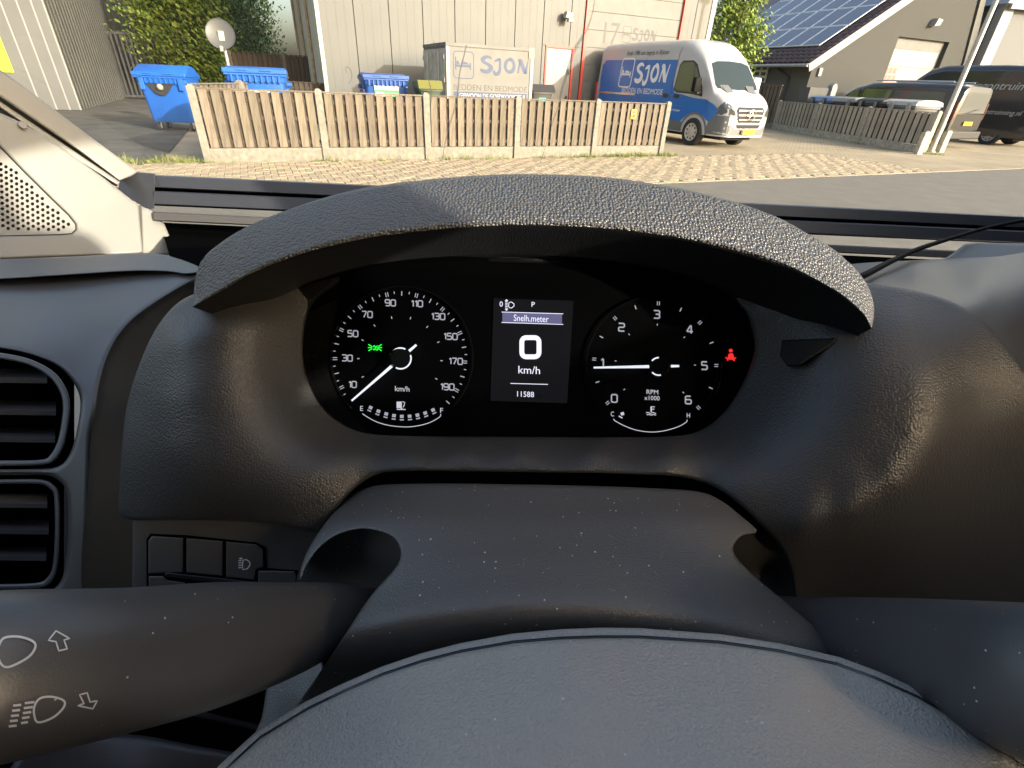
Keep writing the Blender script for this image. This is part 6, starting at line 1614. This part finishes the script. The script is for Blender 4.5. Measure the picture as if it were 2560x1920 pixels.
sheet('side_cover', [(352, 516), (372, 522), (390, 534), (412, 562), (428, 600), (434, 636), (356, 640)], [(x, y, w + .02) for x, y, w in PW], M_cream, pil, step=12, rnd=6, skirt=.03, curve=False)
sheet('clip', [(44, 306), (56, 302), (66, 310), (68, 320), (58, 322), (46, 314)], [(x, y, w - .006) for x, y, w in PW], M_cream, pil, step=5, rnd=3, skirt=.012)

# ------------------------------------------------------------------ pleated blind rails along the windscreen foot
bli = thing('windscreen_blind', 'folded windscreen blind with charcoal rails along the foot of the glass', 'blind', P(1300, 560, .95))
def rail_bar(name, yl0, yl1, yr0, yr1, w, th, m, x0=384, x1=2720):
    s = (x1 - 2600) / (2600 - 384); yr0 += (yr0 - yl0) * s; yr1 += (yr1 - yl1) * s
    V_ = []
    N_ = 14
    for i in range(N_ + 1):
        t = i / N_; x = x0 + (x1 - x0) * t; a = yl0 + (yr0 - yl0) * t; b = yl1 + (yr1 - yl1) * t; e = 3.0
        V_ += [P(x, a, w + th), P(x, a, w + .006), P(x, a + e, w), P(x, b - e, w), P(x, b, w + .006), P(x, b, w + th)]
    F_ = [(i * 6 + k_, i * 6 + k_ + 1, (i + 1) * 6 + k_ + 1, (i + 1) * 6 + k_) for i in range(N_) for k_ in range(5)] + [tuple(range(6)), tuple(range(N_ * 6, N_ * 6 + 6))[::-1]]
    return make(name, V_, F_, m, bli, 30, world=True)
rail_bar('upper_rail', 437, 470, 542, 573, .93, .03, M_rail)
rail_bar('lower_rail', 477, 512, 579, 610, .91, .03, M_rail)
rail_bar('rail_core', 440, 514, 545, 612, .955, .02, M_dark)
rail_bar('pleat_edge', 529, 552, 637, 656, .87, .03, M_strip)
sheet('end_cap', [(280, 432), (300, 426), (388, 434), (386, 520), (372, 524), (330, 500), (292, 470)], [(290, 435, .94), (385, 436, .925), (386, 518, .905), (300, 470, .93)], M_rail, bli, step=14, rnd=4, skirt=.02, curve=False)
# loose cable on the right
cab_ = MB(); cab_.tube([P(*q) for q in crom([(2120, 706, .40), (2165, 686, .42), (2230, 652, .5), (2300, 621, .58), (2400, 589, .67), (2480, 567, .73), (2620, 541, .8), (2760, 525, .84)], 40)], .0028, 8)
cb_ = cab_.build('loose_cable', mat('black_cable', (.006, .006, .006), .6, spec=.05), None, 60)
tag(cb_, 'thin black cable arching from behind the hood to the right', 'cable')

# ------------------------------------------------------------------ windscreen
wsn = []
V_, F_ = [], []
NX, NY = 24, 14
for j in range(NY + 1):
    for i in range(NX + 1):
        x = -1.15 + 2.3 * i / NX; t = j / NY
        z = 1.02 + 1.05 * t; y = 1.12 - .42 * t - .12 * (x / 1.15) ** 2
        V_.append((x, y, z))
F_ = [(j * (NX + 1) + i, j * (NX + 1) + i + 1, (j + 1) * (NX + 1) + i + 1, (j + 1) * (NX + 1) + i) for j in range(NY) for i in range(NX)]
scr = make('windscreen', V_, F_, M_glass, None, 179)
tag(scr, 'large clear windscreen pane in front of the dashboard', 'windscreen')

# dried streaks on the outside of the glass
M_smear = glass_mat('dried_streak', (.75, .74, .7), 0.0)
add_haze_or_streak(M_smear, (.75, .73, .66), .5)
bw_ = bvh_of(scr)
for pts, w in (([(1487, 0), (1478, 45), (1462, 82), (1440, 118), (1424, 160), (1402, 235), (1398, 262), (1380, 310), (1366, 360), (1350, 408)], [3, 4, 6, 8, 8, 5, 3, 3, 2.5, 2]), ([(1083, 100), (1089, 128), (1080, 170), (1072, 196), (1078, 230), (1076, 272)], [2, 3, 3, 3, 4, 3]), ([(1166, 112), (1160, 140), (1150, 178), (1146, 210), (1140, 258), (1124, 312), (1112, 360), (1107, 400)], [3, 4, 4, 4, 3, 4, 3, 2]), ([(866, 182), (864, 168), (874, 172), (880, 190), (872, 210)], [2, 3, 3, 2, 2])):
    pw_ = crom([(*p, q) for p, q in zip(pts, w)], 40); o = px_mesh('streak', [ribbon(pw_[:, :2], pw_[:, 2])], .95, M_smear, None, bw_, -.002); o.parent = scr
# lint caught on the column shroud and the wheel hub
random.seed(11)
def lint(name, parent, objs, n, box, col):
    items = []
    for _ in range(n):
        x, y = random.uniform(*box[0]), random.uniform(*box[1]); a = random.uniform(0, 3.14); L = random.choice((2, 3, 3, 4, 4, 5, 6, 12, 18)); c = random.uniform(-.5, .5)
        pts = [(x + L * t * math.cos(a + c * t), y + L * t * math.sin(a + c * t)) for t in np.linspace(0, 1, 6)]
        items.append(ribbon(pts, random.uniform(1.2, 2.4)))
    bv = bvh_of(objs); keep = []
    for v, f in items:
        if all(bv.ray_cast(Vector(CAM), Vector(ray(*p)).normalized(), 5)[0] is not None for p in v): keep.append((v, f))
    o = px_mesh(name, keep, .25, mat('pale_lint', (.22, .22, .215), .9), parent, bv, .0005); o['kind'] = 'stuff'
lint('lint', colm, cover, 70, ((960, 1880), (1240, 1560)), 0)
# ------------------------------------------------------------------ unseen cab shell
shell = thing('cab_light_shell', 'unseen motorhome cab shell added to shape the light', 'vehicle', (0, -.4, .4))
M_lining = mat('grey_cab_lining', (.1, .095, .09), .8)
M_cabdark = mat('dark_light_block', (.06, .05, .045), .6)
M_floor = mat('cab_floor', (.03, .03, .03), .9)
def wbox(nm, x0, x1, y0, y1, z0, z1, m): return MB().box(x0, x1, y0, y1, z0, z1).build(nm, m, shell, None, world=True)
wbox('floor', -1.2, 1.2, -1.75, 1.0, .42, .46, M_floor)
wbox('front_panel', -1.2, 1.2, 1.16, 1.2, .42, 1.0, M_vangrey)
XL, XR = -1.2, 1.16
wbox('door_lining', XL - .05, XL, -1.75, 1.05, .46, 1.2, M_cabdark); wbox('window_header', XL - .05, XL, -1.75, .75, 2.03, 2.1, M_cabdark)
wbox('window_pillar', XL - .05, XL, .84, .92, 1.2, 2.03, M_cabdark); wbox('window_pillar', XL - .05, XL, -1.75, -.6, 1.2, 2.03, M_cabdark)
wbox('door_lining', XR, XR + .05, -1.75, 1.05, .46, 1.62, M_lining); wbox('window_header', XR, XR + .05, -1.75, .75, 1.98, 2.1, M_lining)
wbox('window_pillar', XR, XR + .05, -.3, .8, 1.62, 1.98, M_lining); wbox('window_pillar', XR, XR + .05, -1.75, -.76, 1.62, 1.98, M_lining)  # side panels narrow the right window to a slot for the sun
wbox('rear_light_block', XL, XR, -1.75, -1.7, .46, 2.1, M_cabdark); wbox('roof_lining', -.35, XR + .05, -1.75, .0, 2.1, 2.15, M_cabdark)  # partition added to block light from behind
wbox('roof_lining', XL - .05, XR + .05, .62, .72, 2.1, 2.15, M_cabdark); wbox('roof_lining', XL - .05, -.35, -1.75, -.5, 2.1, 2.15, M_cabdark)  # roof panels placed to leave openings for light from above
seat = thing('passenger_chair_blocker', 'unseen grey passenger chair with headrest placed to block the low sun', 'chair', (.74, -.2, .46))
M_fab = mat('seat_fabric', (.16, .16, .17), .9, noise=(60, .2))
def sbox(nm, x0, x1, y0, y1, z0, z1, b): return MB().box(x0, x1, y0, y1, z0, z1, b).build(nm, M_fab, seat, 40, world=True)
sbox('base', .5, .98, -.3, .1, .46, .72, .02); sbox('cushion', .48, 1.0, -.42, .14, .72, .88, .05); sbox('backrest', .49, .99, -.56, -.4, .86, 1.54, .05); sbox('headrest', .58, .92, -.54, -.42, 1.57, 1.74, .04)  # out of view; backrest and headrest placed to block the sun
MB().tube([(.66, -.48, 1.5), (.66, -.48, 1.6)], .008, 8).tube([(.82, -.48, 1.5), (.82, -.48, 1.6)], .008, 8).build('headrest_post', M_chrome, seat, None, world=True)

drv = thing('driver_chair_blocker', 'unseen dark driver chair added to block light from behind', 'chair', (0, -.45, .46))
def dbox(nm, x0, x1, y0, y1, z0, z1, b): return MB().box(x0, x1, y0, y1, z0, z1, b).build(nm, mat('dark_seat_fabric', (.03, .03, .032), .95), drv, 40, world=True)
dbox('base', -.22, .26, -.6, -.2, .46, .72, .02); dbox('cushion', -.24, .28, -.7, -.16, .72, .9, .05); dbox('backrest', -.25, .29, -.8, -.64, .88, 1.6, .05); dbox('headrest', -.12, .16, -.8, -.68, 1.62, 1.84, .04)  # out of view, added to keep light from behind off the instruments
